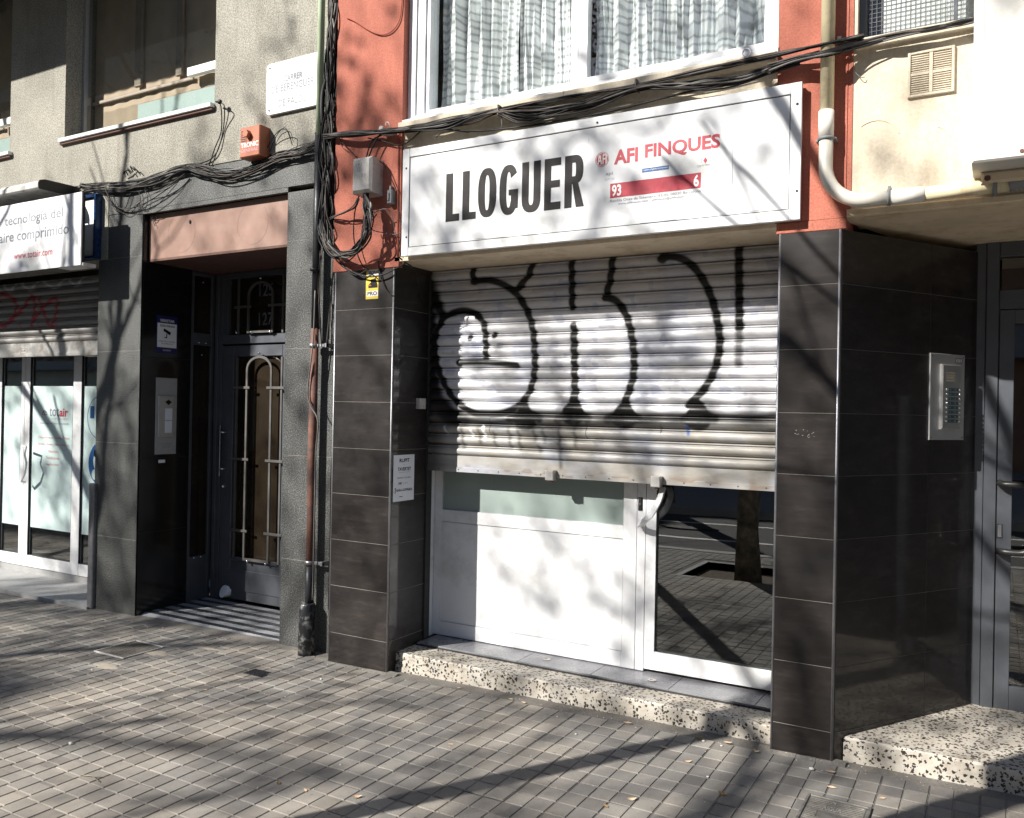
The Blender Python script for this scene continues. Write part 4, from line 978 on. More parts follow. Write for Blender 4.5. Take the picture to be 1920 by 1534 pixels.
for (x, y, rx, fill) in ((186, 783, .2, False), (188, 870, .2, True)):
    q = PK(x, y, YL); c_ = MB()
    if fill:
        c_.disc(q[0], q[1], rx, cL-.0006, cL, 32); c_.build('round_picture', M['ink_blue'], ls)
        c_ = MB(); c_.disc(q[0]-.02, q[1]+.02, .11, cL, cL+.0006, 20); c_.disc(q[0]-.1, q[1]-.1, .05, cL, cL+.0007, 12); c_.build('round_picture', M['film'], ls)
        c_ = MB(); c_.disc(q[0]-.08, q[1]+.09, .045, cL+.0008, cL+.0012, 20); c_.build('round_picture', M['ink'], ls)
    else:
        c_.ring(q[0], q[1], rx-.006, rx, cL-.0006, cL, 36); c_.box(q[0]-.16, q[0]-.1, q[1]-.01, q[1]+.10, cL-.0006, cL+.0002); c_.build('round_picture', M['ink_blue'], ls)
for yy_ in (0, ):
    hp = [PK(x, y, YL-.06) for x, y in ((41, 836), (50, 836), (52, 850), (55, 862), (54.5, 880), (50, 895), (47, 904), (39, 905), (47, 885), (50, 866), (46, 850))]
    o = MB()
    a_ = [P3(41, 837, YL-.06), P3(49, 838, YL-.09), P3(46, 852, YL-.09), P3(49.5, 868, YL-.10), P3(46.5, 888, YL-.09), P3(40, 903, YL-.07), P3(48, 904, YL-.03)]
    o.tube(a_, .011, 6); o.build('door_handle', M['white'], ls)
MB().box(-9.0, -6.2, -.1, 2.9, -2.4, -2.35).build('shop_interior', M['interior'], ls)
# its shutter
s2 = node('roller_shutter', gb); s2['label'] = 'raised grey shutter with a red tag above the glass doors'
go = gb.location
sm2 = slat_mesh('slat', -9.4-go.x, -6.262-go.x, LY-go.y, prof, M['shutter_l'])
zl0 = PK(100, 640, LY)[1]
for k in range(8):
    o = bpy.data.objects.new('slat', sm2); o.location = (0, 0, 2.135+k*pit); o.parent = s2; col.objects.link(o)
b_ = MB(); b_.box(-9.4, -6.264, 2.012, 2.133, -LY-.004, -LY+.01, .002); b_.box(-9.4, -6.264, 2.012, 2.04, -LY+.0101, -LY+.016, .001); b_.build('bottom_bar', M['steel'], s2)
q = PK(47, 658, LY); b_ = MB(); b_.frame(q[0]-.05, q[0]+.05, q[1]-.02, q[1]+.03, .006, -LY+.0101, -LY+.0135); b_.disc(q[0], q[1]+.005, .006, -LY+.0101, -LY+.016, 10); b_.build('lock_plate', M['box_grey'], s2)
# guard profile standing on the step
xq = PK(172, 1000, .1)[0]; zq = PK(172, 906, .1)[1]
b_ = MB(); b_.box(xq-.035, xq+.03, -.03, zq, -.36, -.09, .006); b_.build('door_guard', M['trim'], ls)
b_ = MB(); q = PK(170, 664, .4); b_.box(q[0]-.06, q[0]+.1, q[1]-.02, q[1]+.03, -.45, -.38, .004); b_.build('closer', M['steel'], ls)

# ================================================================== SHOP SIGNS
SGY = .052     # proud of the wall
sx0, sx1, sz0, sz1 = -3.108, -.817, 2.517, 3.149
sg = thing('shop_sign', 'long white sign board reading LLOGUER in big black letters above the half closed shutter', 'sign', ((sx0+sx1)/2, 0, sz0))
b_ = MB(); b_.box(sx0+.01, sx1-.01, sz0+.004, sz1-.004, .0045, .012); b_.box(sx0, sx1, sz0, sz1, .0125, SGY-.012); b_.build('box', M['white_dirty'], sg)
f_ = MB(); f_.frame(sx0-.004, sx1+.004, sz0-.003, sz1+.003, .05, SGY-.0115, SGY); f_.build('frame', M['white'], sg)
MB().box(sx0+.0505, sx1-.0505, sz0+.0505, sz1-.0505, SGY-.0118, SGY-.005).build('face', M['white'], sg)
gp = MB(); gp.frame(sx0+.0462, sx1-.0462, sz0+.0472, sz1-.0472, .0045, SGY-.0049, SGY-.0035); gp.build('shadow_gap', M['gasket'], sg)
sc_ = MB()
for (x, y) in ((762, 316), (762, 445), (1495, 195), (1494, 358), (1120, 230)):
    q = PK(x, y, -SGY); sc_.disc(q[0], q[1], .006, SGY, SGY+.002, 10)
sc_.build('screws', M['gasket'], sg)
cs = SGY-.0046
sX = lambda x, y=340: PK(x, y, -cs)[0]
sZ = lambda x, y: PK(x, y, -cs)[1]
zt_, zb_ = sZ(841, 326), sZ(841, 416)
# heavy condensed letters, drawn outline by outline
def letter(ch, a0, a1, b0, b1):
    W_, H_ = a1-a0, b1-b0; s = W_*.41; hs = H_*.15; o = []
    def rc(u0, u1, v0, v1): o.append([(a0+u0, b0+v0), (a0+u1, b0+v0), (a0+u1, b0+v1), (a0+u0, b0+v1)])
    if ch == 'L': rc(0, s*1.25, 0, H_); rc(s*1.25, W_, 0, hs)
    if ch == 'E': rc(0, s, 0, H_); rc(s, W_, 0, hs); rc(s, W_*.94, H_*.43, H_*.57); rc(s, W_, H_-hs, H_)
    return o
def ringshape(mb, cx_, cz_, rx, rz, tx, tz, t0, t1, sq, n=36, c0=0, c1=0):
    P = []; F = []
    def se(t, a, b): 
        c, s = math.cos(t), math.sin(t); return (math.copysign(abs(c)**sq, c)*a, math.copysign(abs(s)**sq, s)*b)
    for i in range(n+1):
        t = t0+(t1-t0)*i/n; p_ = se(t, rx, rz); q_ = se(t, rx-tx, rz-tz)
        P += [FR.pt(cx_+p_[0], cz_+p_[1], c1), FR.pt(cx_+q_[0], cz_+q_[1], c1)]
    for i in range(n): F.append((2*i, 2*i+2, 2*i+3, 2*i+1))
    mb.add(P, [f[::-1] for f in F])
LX = [(836, 861.5), (867, 892.5), (896, 930.5), (936, 971), (978, 1013), (1020, 1051), (1058, 1095)]
for ch, (xa_, xb_) in zip('LLOGUER', LX):
    a0, a1 = sX(xa_, 380), sX(xb_, 380); b0, b1 = zb_, zt_; W_, H_ = a1-a0, b1-b0; mb = MB(); c1 = cs+.0008
    mx_, mz_ = (a0+a1)/2, (b0+b1)/2; tx = W_*.375; tz = H_*.145
    if ch in 'LE':
        for pl_ in letter(ch, a0, a1, b0, b1): mb.poly(pl_, c1, c1)
    elif ch == 'O': ringshape(mb, mx_, mz_, W_/2, H_/2, tx, tz, 0, 2*math.pi, .8, c1=c1)
    elif ch == 'G':
        ringshape(mb, mx_, mz_, W_/2, H_/2, tx, tz, .62, 2*math.pi-.62, .8, c1=c1)
        mb.poly([(a1-tx*1.0, b0+H_*.10), (a1, b0+H_*.12), (a1, b0+H_*.5), (a1-tx, b0+H_*.5)], c1+.0001, c1+.0001)
        mb.poly([(mx_, b0+H_*.385), (a1-.0001, b0+H_*.385), (a1-.0001, b0+H_*.5), (mx_, b0+H_*.5)], c1+.0002, c1+.0002)
    elif ch == 'U':
        mb.poly([(a0, b0+H_*.28), (a0+tx, b0+H_*.28), (a0+tx, b1), (a0, b1)], c1, c1); mb.poly([(a1-tx, b0+H_*.28), (a1, b0+H_*.28), (a1, b1), (a1-tx, b1)], c1, c1)
        ringshape(mb, mx_, b0+H_*.28, W_/2, H_*.28, tx, tz, math.pi, 2*math.pi, .8, c1=c1)
    elif ch == 'R':
        mb.poly([(a0, b0), (a0+tx, b0), (a0+tx, b1), (a0, b1)], c1, c1)
        zc_ = b0+H_*.725; rz = H_*.275; xr_ = a0+W_*.52
        mb.poly([(a0+tx, b1-tz), (xr_, b1-tz), (xr_, b1), (a0+tx, b1)], c1, c1); mb.poly([(a0+tx, zc_-rz), (xr_, zc_-rz), (xr_, zc_-rz+tz), (a0+tx, zc_-rz+tz)], c1, c1)
        ringshape(mb, xr_, zc_, W_*.42, rz, tx, tz, -math.pi/2, math.pi/2, .8, c1=c1)
        mb.poly([(xr_-W_*.12, zc_-rz+.002), (xr_+W_*.17, zc_-rz+.004), (a1, b0), (a1-tx*1.1, b0)], c1+.0001, c1+.0001)
    mb.build('letter_'+ch.lower(), M['ink'], sg)
# agency lettering and marks
def st_(s, xa_, ya_, xb_, h_, m_, bold=0.0, dz=0):
    """text from pixel (xa,ya base) to xb, cap height h in photograph pixels"""
    a0 = sX(xa_, ya_); a1 = sX(xb_, ya_-(xb_-xa_)*.10); b0 = sZ(xa_, ya_); b1 = sZ(xa_, ya_-h_)
    return lettering(s, FR, a0, a1, b0, b1, cs+.0008, m_, sg, bold)
st_('AFI', 1151, 309, 1196, 27, M['ink_red'], .035)
st_('FINQUES', 1209, 301, 1350, 30, M['ink_red'], .032)
q = (sX(1129, 299), sZ(1129, 299)); mk = MB(); mk.ring(q[0], q[1], .0365, .0385, cs, cs+.0008, 36); mk.disc(q[0], q[1], .0325, cs, cs+.0008, 36); mk.build('round_mark', M['ink_red'], sg)
lettering('AFI', FR, q[0]-.027, q[0]+.027, q[1]-.026, q[1]+.026, cs+.0012, M['white_print'], sg, .01)
mk = MB()
for k in range(4): mk.box(q[0]-.021+k*.0135, q[0]-.019+k*.0135, q[1]-.031, q[1]+.031, cs+.0008, cs+.0013)
mk.build('round_mark', M['white_print'], sg)
r_ = MB(); a0, a1 = sX(1144, 360), sX(1314, 340); zb1, zt1 = sZ(1144, 372), sZ(1144, 345); r_.box(a0, a1, zb1, zt1, cs-.0004, cs+.0006); r_.build('red_band', M['ink_red'], sg)
lettering('93', FR, a0+.010, a0+.062, zb1+.007, zt1-.008, cs+.0012, M['white_print'], sg, .03)
lettering('6', FR, a1-.036, a1-.010, zb1+.007, zt1-.008, cs+.0012, M['white_print'], sg, .03)
r_ = MB(); r_.box(sX(1204, 318), sX(1254, 312), sZ(1204, 324), sZ(1204, 316.5), cs-.0004, cs+.0006); r_.build('blue_band', M['ink_blue'], sg)
st_("registre d'agents immobiliaris", 1206, 321.5, 1252, 3.6, M['white_print'])
st_('de la Generalitat', 1236, 321, 1252, 2.2, M['white_print'])
st_('api', 1136, 331, 1149, 7.5, M['ink_grey'], .0)
st_('Col. Nº 1661', 1134, 339, 1152, 4, M['ink_mid'])
st_('Rambla Onze de Setembre, 43-45, 08030 Barcelona', 1144, 380.5, 1314, 5.5, M['ink_grey'])
st_('www.afifinques.com - afifinques@afifinques.com', 1159, 385.5, 1298, 5.5, M['ink_grey'])
st_('Col. Nº 4913', 1307, 314, 1331, 4.5, M['ink_mid'])
q = (sX(1321, 301), sZ(1321, 301)); mk = MB(); mk.poly([(q[0]-.006, q[1]), (q[0]+.004, q[1]-.016), (q[0]+.014, q[1]), (q[0]+.004, q[1]+.016)], cs, cs+.0008); mk.build('diamond_mark', M['ink_red'], sg)
mk = MB(); mk.ring(q[0]-.004, q[1], .013, .0145, cs, cs+.0008, 12, 1.9, 4.4); mk.box(q[0]-.028, q[0]+.036, q[1]-.0215, q[1]-.0205, cs, cs+.0006); mk.build('arc_mark', M['ink_grey'], sg)
sm3 = MB()
for (x0_, y0_, x1_, y1_) in ((890, 448, 975, 443), (1200, 419, 1268, 412), (1336, 404, 1362, 401), (1392, 398, 1430, 394), (1373, 225, 1373, 345), (800, 460, 815, 459), (1338, 407, 1350, 406), (1104, 260, 1104, 268)):
    p0 = P3(x0_, y0_, -cs-.0003); p1 = P3(x1_, y1_, -cs-.0003); sm3.tube([p0, p1], .0009, 4)
sm3.build('film_edges', M['ink_mid'], sg)

# left sign (cut by the picture's left edge)
yF = -.17
xR = PK(152, 430, yF)[0]; zT, zB = PK(150, 360, yF)[1], PK(150, 497, yF)[1]
lsn = thing('shop_sign', 'white sign board with grey text tecnología del aire comprimido over the left shop', 'sign', (-7.6, 0, zB))
b_ = MB(); b_.box(-9.6, xR, zB, zT, -yF-.01, -yF, .002); b_.build('face', M['white'], lsn)
b_ = MB(); b_.box(-9.6, xR-.012, zB+.002, zT-.002, -yF-.04, -yF-.0105); b_.build('edge', M['gasket'], lsn)  # edge coloured black to stand for the shaded gap behind the face
xB = PK(188, 420, .10)[0]; zt2, zb2 = PK(186, 362, .06)[1], PK(187, 483, .06)[1]
b_ = MB(); b_.box(-9.6, xB-.05, zb2+.03, zt2-.03, -.105, -.08); b_.build('back_panel', M['white_dirty'], lsn)
b_ = MB(); b_.frame(-9.6, xB, zb2, zt2, .022, -.112, -.055); b_.build('trim_frame', M['blue_trim'], lsn)
b_ = MB(); b_.box(xR-.30, xR+.012, zB-.004, zB+.022, -yF-.12, -yF-.012, .003); b_.build('bracket', M['white_dirty'], lsn)
cF = -yF
def sl_(s, xa_, ya_, xb_, yb2, h_, m_, bold):
    a0, a1 = PK(xa_, ya_, yF)[0], PK(xb_, yb2, yF)[0]; b0 = PK(xa_, ya_, yF)[1]; b1 = PK(xa_, ya_-h_, yF)[1]
    lettering(s, FR, a0, a1, b0, b1, cF+.0008, m_, lsn, bold)
sl_('tecnología del', 8.5, 430, 118, 411, 23, M['ink_grey'], .012)
sl_('aire comprimido', -2, 463, 129, 445, 25, M['ink_grey'], .012)
sl_('www.totair.com', 26, 487, 98, 478, 12, M['ink_red'], .008)
# awning cassette above it
zc0 = PK(0, 372, -.05)[1]
x_e = PK(149, 338, .11)[0]; yf_ = -.22
zA, zBt = PK(117, 327, yf_)[1], PK(117, 344, yf_)[1]
aw = thing('awning_cassette', 'grimy folded awning cassette projecting from the wall over the left sign', 'awning', (-7.6, 0, zBt))
b_ = MB(Frame((x_e, 0, 0), (0, -1, 0))); xx = x_e
P = [(-yg, zz) for yg, zz in ()]
prf = [(.112, zA+.01), (yf_+.05, zA+.005), (yf_+.01, zA-.008), (yf_, zA-.03), (yf_+.002, zBt+.01), (yf_+.012, zBt), (.112, zBt+.002)]
def extr(prf, x0, x1):
    mb = MB(); n = len(prf); mb.add([(x0, y, z) for y, z in prf]+[(x1, y, z) for y, z in prf], [tuple(range(n)), tuple(range(2*n-1, n-1, -1))]+[(i, i+n, (i+1) % n+n, (i+1) % n)[::1] for i in range(n)]); return mb
extr(prf, -9.8, x_e-.012).build('casing', simple('grimy_casing', (.5, .49, .47), .7, var=.3, nscale=5, dirt=((.05, .05, .06), 5)), aw)
extr([(y*1.02-.002, z+(.004 if i < 4 else -.004)) for i, (y, z) in enumerate(prf[:])], x_e-.0115, x_e).build('end_cap', M['black'], aw)

# ================================================================== PLAQUE, ALARM, BOXES
px0, px1, pz0, pz1 = -4.408, -3.84, 3.605, 3.955
pq = thing('street_plaque', 'white enamel street name plate reading CARRER DE BERENGUER DE PALOU beside the green pipe', 'street sign', ((px0+px1)/2, .1, pz0))
def rrect(a0, a1, b0, b1, r, n=5):
    o = []
    for (cx_, cz_, t0) in ((a1-r, b1-r, 0), (a0+r, b1-r, 90), (a0+r, b0+r, 180), (a1-r, b0+r, 270)):
        for i in range(n+1): t = R(t0+90*i/n); o.append((cx_+r*math.cos(t), cz_+r*math.sin(t)))
    return o
b_ = MB(); b_.poly(rrect(px0, px1, pz0, pz1, .03), -.1145, -.092); b_.build('plate', M['white'], pq)
cp = -.0915
for s, xa_, xb_, ya_, h_ in (('CARRER', 532, 567, 154, 12), ('DE BERENGUER', 509, 589, 176.5, 14), ('DE PALOU', 522, 575, 201, 14)):
    a0, a1 = PK(xa_, ya_, -cp)[0], PK(xb_, ya_-5, -cp)[0]; b0 = PK(xa_, ya_, -cp)[1]; b1 = PK(xa_, ya_-h_, -cp)[1]
    lettering(s, FR, a0, a1, b0, b1, cp, M['ink_grey'], pq, .015)
b_ = MB()
for (a, b) in ((px0+.03, pz0+.03), (px0+.03, pz1-.03)): b_.disc(a, b, .006, cp, cp+.003, 8)
b_.build('screws', M['gasket'], pq)

a0, z0_ = PK(449, 297, .02); a1 = PK(487, 235, .02)[0]; z1_ = PK(449, 241, .02)[1]
al = thing('alarm_box', 'orange alarm siren box with slots and worn white lettering', 'alarm', ((a0+a1)/2, .1, z0_))
b_ = MB(); b_.box(a0, a1, z0_, z1_, -.114, -.02, .006); b_.build('casing', M['orange'], al)
b_ = MB()
for k in range(6):
    zz = z1_-.028-k*.0135; b_.box(a0+.012, a0+.068, zz-.003, zz+.003, -.0199, -.0192)
b_.build('slots', M['gasket'], al)
b_ = MB(); zz = z1_-.055; b_.poly([(a0+.085+.026*math.cos(R(60*i)), zz+.026*math.sin(R(60*i))) for i in range(6)], -.02, .012); b_.build('lamp', M['orange'], al)
lettering('TRONIC', FR, a0+.012, a1-.01, z0_+.066, z0_+.100, -.0193, M['white_print'], al, .02)
lettering('GENERAL', FR, a0+.012, a1-.012, z0_+.034, z0_+.058, -.0193, M['ink_pink'], al, .02)

a0, a1, z0_, z1_ = -3.452, -3.30, 2.912, 3.127
jb = thing('junction_box', 'worn grey plastic telephone box numbered 192 on the terracotta pillar above a tangle of cables', 'junction box', ((a0+a1)/2, 0, z0_))
b_ = MB(); b_.box(a0+.004, a1-.002, z0_-.006, z1_-.004, .0005, .03, .004); b_.build('back_plate', M['box_grey'], jb)
b_ = MB(); b_.box(a0, a1, z0_, z1_, .03, .118, .016); b_.build('cover', M['box_grey'], jb)
lettering('192', FR, a0+.035, a0+.085, z1_-.055, z1_-.035, .1183, M['ink_grey'], jb, .01)
lettering('1   25', FR, a0+.02, a0+.115, z0_+.095, z0_+.112, .1183, M['ink_grey'], jb, .01)
lettering('2071', FR, a0+.012, a0+.125, z0_+.028, z0_+.05, .1183, M['ink_mid'], jb, .03)
b_ = MB(); b_.ring(a0+.061, z0_+.14, .013, .016, .118, .1186, 20); b_.box(a0+.058, a0+.060, z0_+.130, z0_+.150, .118, .1186); b_.box(a0+.063, a0+.066, z0_+.132, z0_+.148, .118, .1186); b_.build('round_mark', M['ink_grey'], jb)

q = PK(738, 371, 0); b_ = MB(); b_.box(q[0]-.022, q[0]+.018, q[1]-.045, q[1]+.04, .001, .04, .006); b_.box(q[0]-.012, q[0]-.002, q[1]-.025, q[1]+.022, .0401, .047); b_.box(q[0]-.02, q[0]-.005, q[1]+.04, q[1]+.07, .001, .02)
tag(b_.build('terminal_block', M['corr']), 'small dark grey terminal block on the terracotta pillar beside the sign', 'junction box')
q = PK(790, 757, .37); PS = PSIDE
b_ = MB(PS); aa = pick(790, 757, PS)[0]; zz = pick(790, 757, PS)[1]; b_.box(aa-.055, aa+.01, zz-.034, zz+.034, .0, .03, .004)
kb = b_.build('key_switch', M['box_grey']); tag(kb, 'small grey key switch on the dark pillar side next to the shutter', 'switch')
# ---- ceramic spool insulator with hook
q = P3(718, 243, -.05); b_ = MB(); b_.tube([q+Vector((0, -.02, .0)), q+Vector((0, .0, .0))], [.017, .017], 12); b_.tube([q+Vector((0, .0, .0)), q+Vector((0, .012, .0)), q+Vector((0, .03, 0))], [.010, .010, .017], 12)
b_.box(q.x-.015, q.x+.065, q.z-.028, q.z-.018, .001, .05); b_.tube(spline([q+Vector((.05, .02, -.02)), q+Vector((.05, 0, .02)), q+Vector((.035, 0, .04)), q+Vector((.02, 0, .035)), q+Vector((.025, 0, .02))]), .003, 6)
tag(b_.build('insulator', M['box_grey']), 'grey ceramic cable insulator on a bracket on the terracotta pillar', 'insulator')

# ---- intercoms, notices
ai, bi = pick(292, 708, PORCH), pick(329, 851, PORCH)
z1_, z0_ = 1.815, 1.212; A0, A1 = .255, .45
ic = thing('intercom', 'tall grey intercom plate with two name fields on the black doorway wall', 'intercom', PORCH.pt((A0+A1)/2, z0_))
b_ = MB(PORCH); b_.box(A0, A1, z0_, z1_, .0005, .006, .002); b_.build('plate', M['intercom_d'], ic)
b_ = MB(PORCH); b_.box(A0+.015, A1-.035, z0_+.13, z1_-.14, .0062, .02, .004); b_.build('unit', M['intercom'], ic)
b_ = MB(PORCH)
for k in range(2): b_.box(A0+.075, A1-.055, z0_+.17+k*.10, z0_+.262+k*.10, .0201, .0225)
b_.build('name_field', M['paper'], ic)
b_ = MB(PORCH); b_.poly([(A0+.075, z1_-.19), (A0+.105, z1_-.215), (A0+.135, z1_-.19), (A0+.105, z1_-.172)], .0201, .0215); b_.build('emblem', M['ink'], ic)
lettering('TELECOM', PORCH, A0+.05, A1-.05, z0_+.075, z0_+.088, .0065, M['ink_grey'], ic); lettering('SERVEI', PORCH, A0+.06, A1-.06, z0_+.052, z0_+.063, .0065, M['ink_grey'], ic)
b_ = MB(PORCH); q = pick(303, 865, PORCH); b_.box(q[0]-.03, q[0]+.03, q[1]-.012, q[1]+.012, .0005, .0015); tag(b_.build('sticker', M['white_print']), 'tiny white sticker under the intercom of the left doorway', 'sticker')

A0, A1, z0_, z1_ = .25, .445, 2.01, 2.305
nb = thing('security_notice', 'blue and white video surveillance notice with a camera drawing in the left doorway', 'notice', PORCH.pt((A0+A1)/2, z0_))
b_ = MB(PORCH); b_.box(A0, A1, z0_, z1_, .0005, .0025); b_.build('plate', M['navy'], nb)
b_ = MB(PORCH); b_.box(A0+.008, A1-.008, z0_+.045, z1_-.06, .0026, .003); b_.build('white_field', M['white_print'], nb)
lettering('VERISTAR', PORCH, A0+.03, A1-.03, z1_-.05, z1_-.028, .003, M['white_print'], nb, .02)
lettering('ZONA VIGILADA', PORCH, A0+.03, A1-.025, z1_-.088, z1_-.072, .0034, M['ink'], nb, .03)
lettering('CONECTADO A CENTRAL', PORCH, A0+.02, A1-.02, z0_+.087, z0_+.098, .0034, M['ink_grey'], nb, .02)
lettering('DE ALARMAS 24 H', PORCH, A0+.045, A1-.04, z0_+.070, z0_+.080, .0034, M['ink_grey'], nb, .02)
lettering('SEGURIDAD', PORCH, A0+.06, A1-.06, z0_+.018, z0_+.028, .003, M['white_print'], nb)
b_ = MB(PORCH); zz = z0_+.155; aa = (A0+A1)/2
b_.poly([(aa-.035, zz+.02), (aa-.028, zz+.04), (aa+.035, zz+.012), (aa+.028, zz-.012)], .003, .0038); b_.poly([(aa-.008, zz-.03), (aa+.0, zz-.03), (aa+.002, zz), (aa-.006, zz)], .003, .0038); b_.poly([(aa-.025, zz-.036), (aa+.0, zz-.036), (aa+.0, zz-.028), (aa-.025, zz-.03)], .003, .0037)
b_.build('camera_drawing', M['ink'], nb)

# right porch intercom on the oblique wall
RC = Frame(RECESS.pt(0, 0, .0005), RECESS.u)
A0, A1, z0_, z1_ = .632, .897, 1.5, 1.928
ic = thing('intercom', 'brushed metal intercom panel with eight rows of buttons in the right porch', 'intercom', RC.pt((A0+A1)/2, z0_))
b_ = MB(RC); b_.box(A0, A1, z0_, z1_, .0, .008, .002); b_.build('plate', M['intercom_d'], ic)
b_ = MB(RC); b_.box(A0+.07, A1-.045, z0_+.053, z1_-.052, .0082, .024, .006); b_.build('unit', M['intercom'], ic)
b_ = MB(RC)
for k in range(4): b_.poly([(A0+.115+.035*math.cos(t)+.02, z1_-.095-k*.0125+.0035*math.sin(t)) for t in [2*math.pi*i/12 for i in range(12)]], .0241, .0248)
b_.build('speaker_slots', M['yellow'] if False else M['cream2'], ic)
for k in range(8):
    zz = z1_-.178-k*.0222
    b_ = MB(RC); b_.ball(RC.pt(A0+.102, zz, .025), .0062, 8); b_.ball(RC.pt(A1-.062, zz, .025), .0062, 8); b_.build('button', M['chrome'], ic)
    b_ = MB(RC); b_.box(A0+.116, A1-.074, zz-.0075, zz+.0075, .0241, .0262); b_.build('name_plate', M['teal'], ic)
    lettering('%d-1  %d-2' % (k//2+1, k//2+1) if False else '1 2', RC, A0+.128, A1-.088, zz-.004, zz+.004, .0264, M['ink_mid'], ic)
lettering('121', RC, A1-.068, A1-.028, z1_-.036, z1_-.024, .0082, M['white_print'], ic, .01)
b_ = MB(RC); b_.frame(A1-.074, A1-.022, z1_-.042, z1_-.018, .0016, .008, .009); 
for (a, z) in ((A0+.012, z0_+.012), (A1-.014, z0_+.012), (A0+.012, z1_-.014), (A1-.014, z1_-.014)): b_.disc(a, z, .004, .008, .0092, 8)
b_.build('screws', M['gasket'], ic)

# poster on the inner side of the left pillar
A0, _ = pick(737, 900, PSIDE); A1, _ = pick(776, 895, PSIDE)
z1_ = pick(737, 854, PSIDE)[1]; z0_ = pick(734, 942, PSIDE)[1]
PSF = Frame(PSIDE.pt(0, 0, .0008), PSIDE.u)
po_ = thing('paper_notice', 'white paper notice headed RUPIT TAVERTET taped inside the left pillar', 'notice', PSF.pt((A0+A1)/2, z0_))
b_ = MB(PSF); b_.box(A0, A1, z0_, z1_, .0, .0008); b_.build('sheet', M['paper'], po_)
W_ = A1-A0; H_ = z1_-z0_
for s, u0, u1, v0, v1, bd in (('RUPIT', .28, .76, .84, .92, .03), ('-', .47, .53, .78, .785, 0), ('TAVERTET', .2, .84, .655, .73, .03), ('excursió', .25, .8, .615, .63, 0), ('DISSABTE 5 DE ABRIL', .18, .84, .49, .52, 0), ('24€', .24, .4, .36, .415, .03), ('per persona', .46, .7, .37, .39, 0), ('+SARA 633996826', .1, .92, .21, .27, .03)):
    lettering(s, PSF, A0+W_*u0, A0+W_*u1, z0_+H_*v0, z0_+H_*v1, .0012, M['ink'], po_, bd)
b_ = MB(PSF); b_.box(A0+.016, A0+.026, z0_+.075, z0_+.083, .0008, .0012); b_.box(A0+.017, A0+.023, z0_+.05, z0_+.068, .0008, .0012); b_.box(A0+W_*.3, A0+W_*.45, z0_+H_*.09, z0_+H_*.105, .0008, .0012); b_.build('marks', M['ink'], po_)

# yellow sticker
q0 = PK(687, 502); q1 = PK(709, 560); a0, a1, z1_, z0_ = q0[0], q1[0], q0[1], q1[1]
ys = thing('sticker', 'torn yellow sticker reading CONE and PRO high on the left tiled pillar', 'sticker', ((a0+a1)/2, -.0005, z0_))
b_ = MB(); b_.box(a0, a1, z0_, z1_, .0004, .0012); b_.build('sheet', M['yellow'], ys)
b_ = MB(); b_.box(a0+.012, a1, z1_-.052, z1_-.018, .0013, .0017); b_.box(a0+.008, a1-.002, z0_+.016, z0_+.05, .0013, .0017); b_.build('white_field', M['white_print'], ys)
lettering('CONE', FR, a0+.02, a1-.001, z1_-.042, z1_-.024, .0021, M['ink'], ys, .02)
lettering('PRO', FR, a0+.014, a1-.008, z0_+.022, z0_+.046, .0021, M['ink'], ys, .02)
b_ = MB(); zz = (z0_+z1_)/2; b_.poly([(a0+.02, zz-.03), (a1-.004, zz-.03), (a1-.006, zz-.012), (a1-.02, zz+.03), (a0+.03, zz+.02), (a0+.04, zz+.005), (a0+.02, zz-.01)], .0013, .0018); b_.build('drawing', M['ink'], ys)
b_ = MB(); b_.poly([(a0+.03+.012*math.cos(t), zz-.018+.010*math.sin(t)) for t in [math.pi*i/8 for i in range(9)]], .0018, .0022); b_.build('drawing', M['orange'], ys)

# ---- white utility cabinet at the upper right
X0c = -.112; zc0, zc1 = 2.63, 3.9
uc = thing('utility_cabinet', 'white metal utility cabinet on the cream wall at the upper right edge', 'utility box', (.15, 0, zc0))
b_ = MB(); b_.box(X0c, .5, zc0, zc1, .002, .25, .008); b_.build('casing', M['cabinet'], uc)
b_ = MB(); b_.frame(X0c+.035, .46, 2.995, zc1-.05, .0025, .2501, .2515); b_.build('door_groove', M['ink_mid'], uc)
b_ = MB(); b_.box(X0c+.03, .5, zc0-.05, zc0-.001, .004, .10, .01); b_.build('skirt', M['cream2'], uc)
b_ = MB(); q = PK(1852, 287, -.25); b_.box(q[0]-.045, q[0]+.052, q[1]-.018, q[1]+.018, .2502, .2508); b_.build('label', simple('pale_blue_label', (.5, .56, .64), .5), uc)
b_ = MB()
for k in range(3): b_.box(q[0]-.035, q[0]+.03-.012*k, q[1]+.006-.008*k, q[1]+.009-.008*k, .2509, .2512)
b_.build('label_print', M['ink_mid'], uc)
b_ = MB(); b_.disc(PK(1852, 322, -.08)[0], zc0-.03, .012, .10, .102, 12); b_.disc(PK(1916, 283, -.25)[0], PK(1916, 283, -.25)[1], .008, .25, .253, 10); b_.build('hole', M['pipe_rust'], uc)

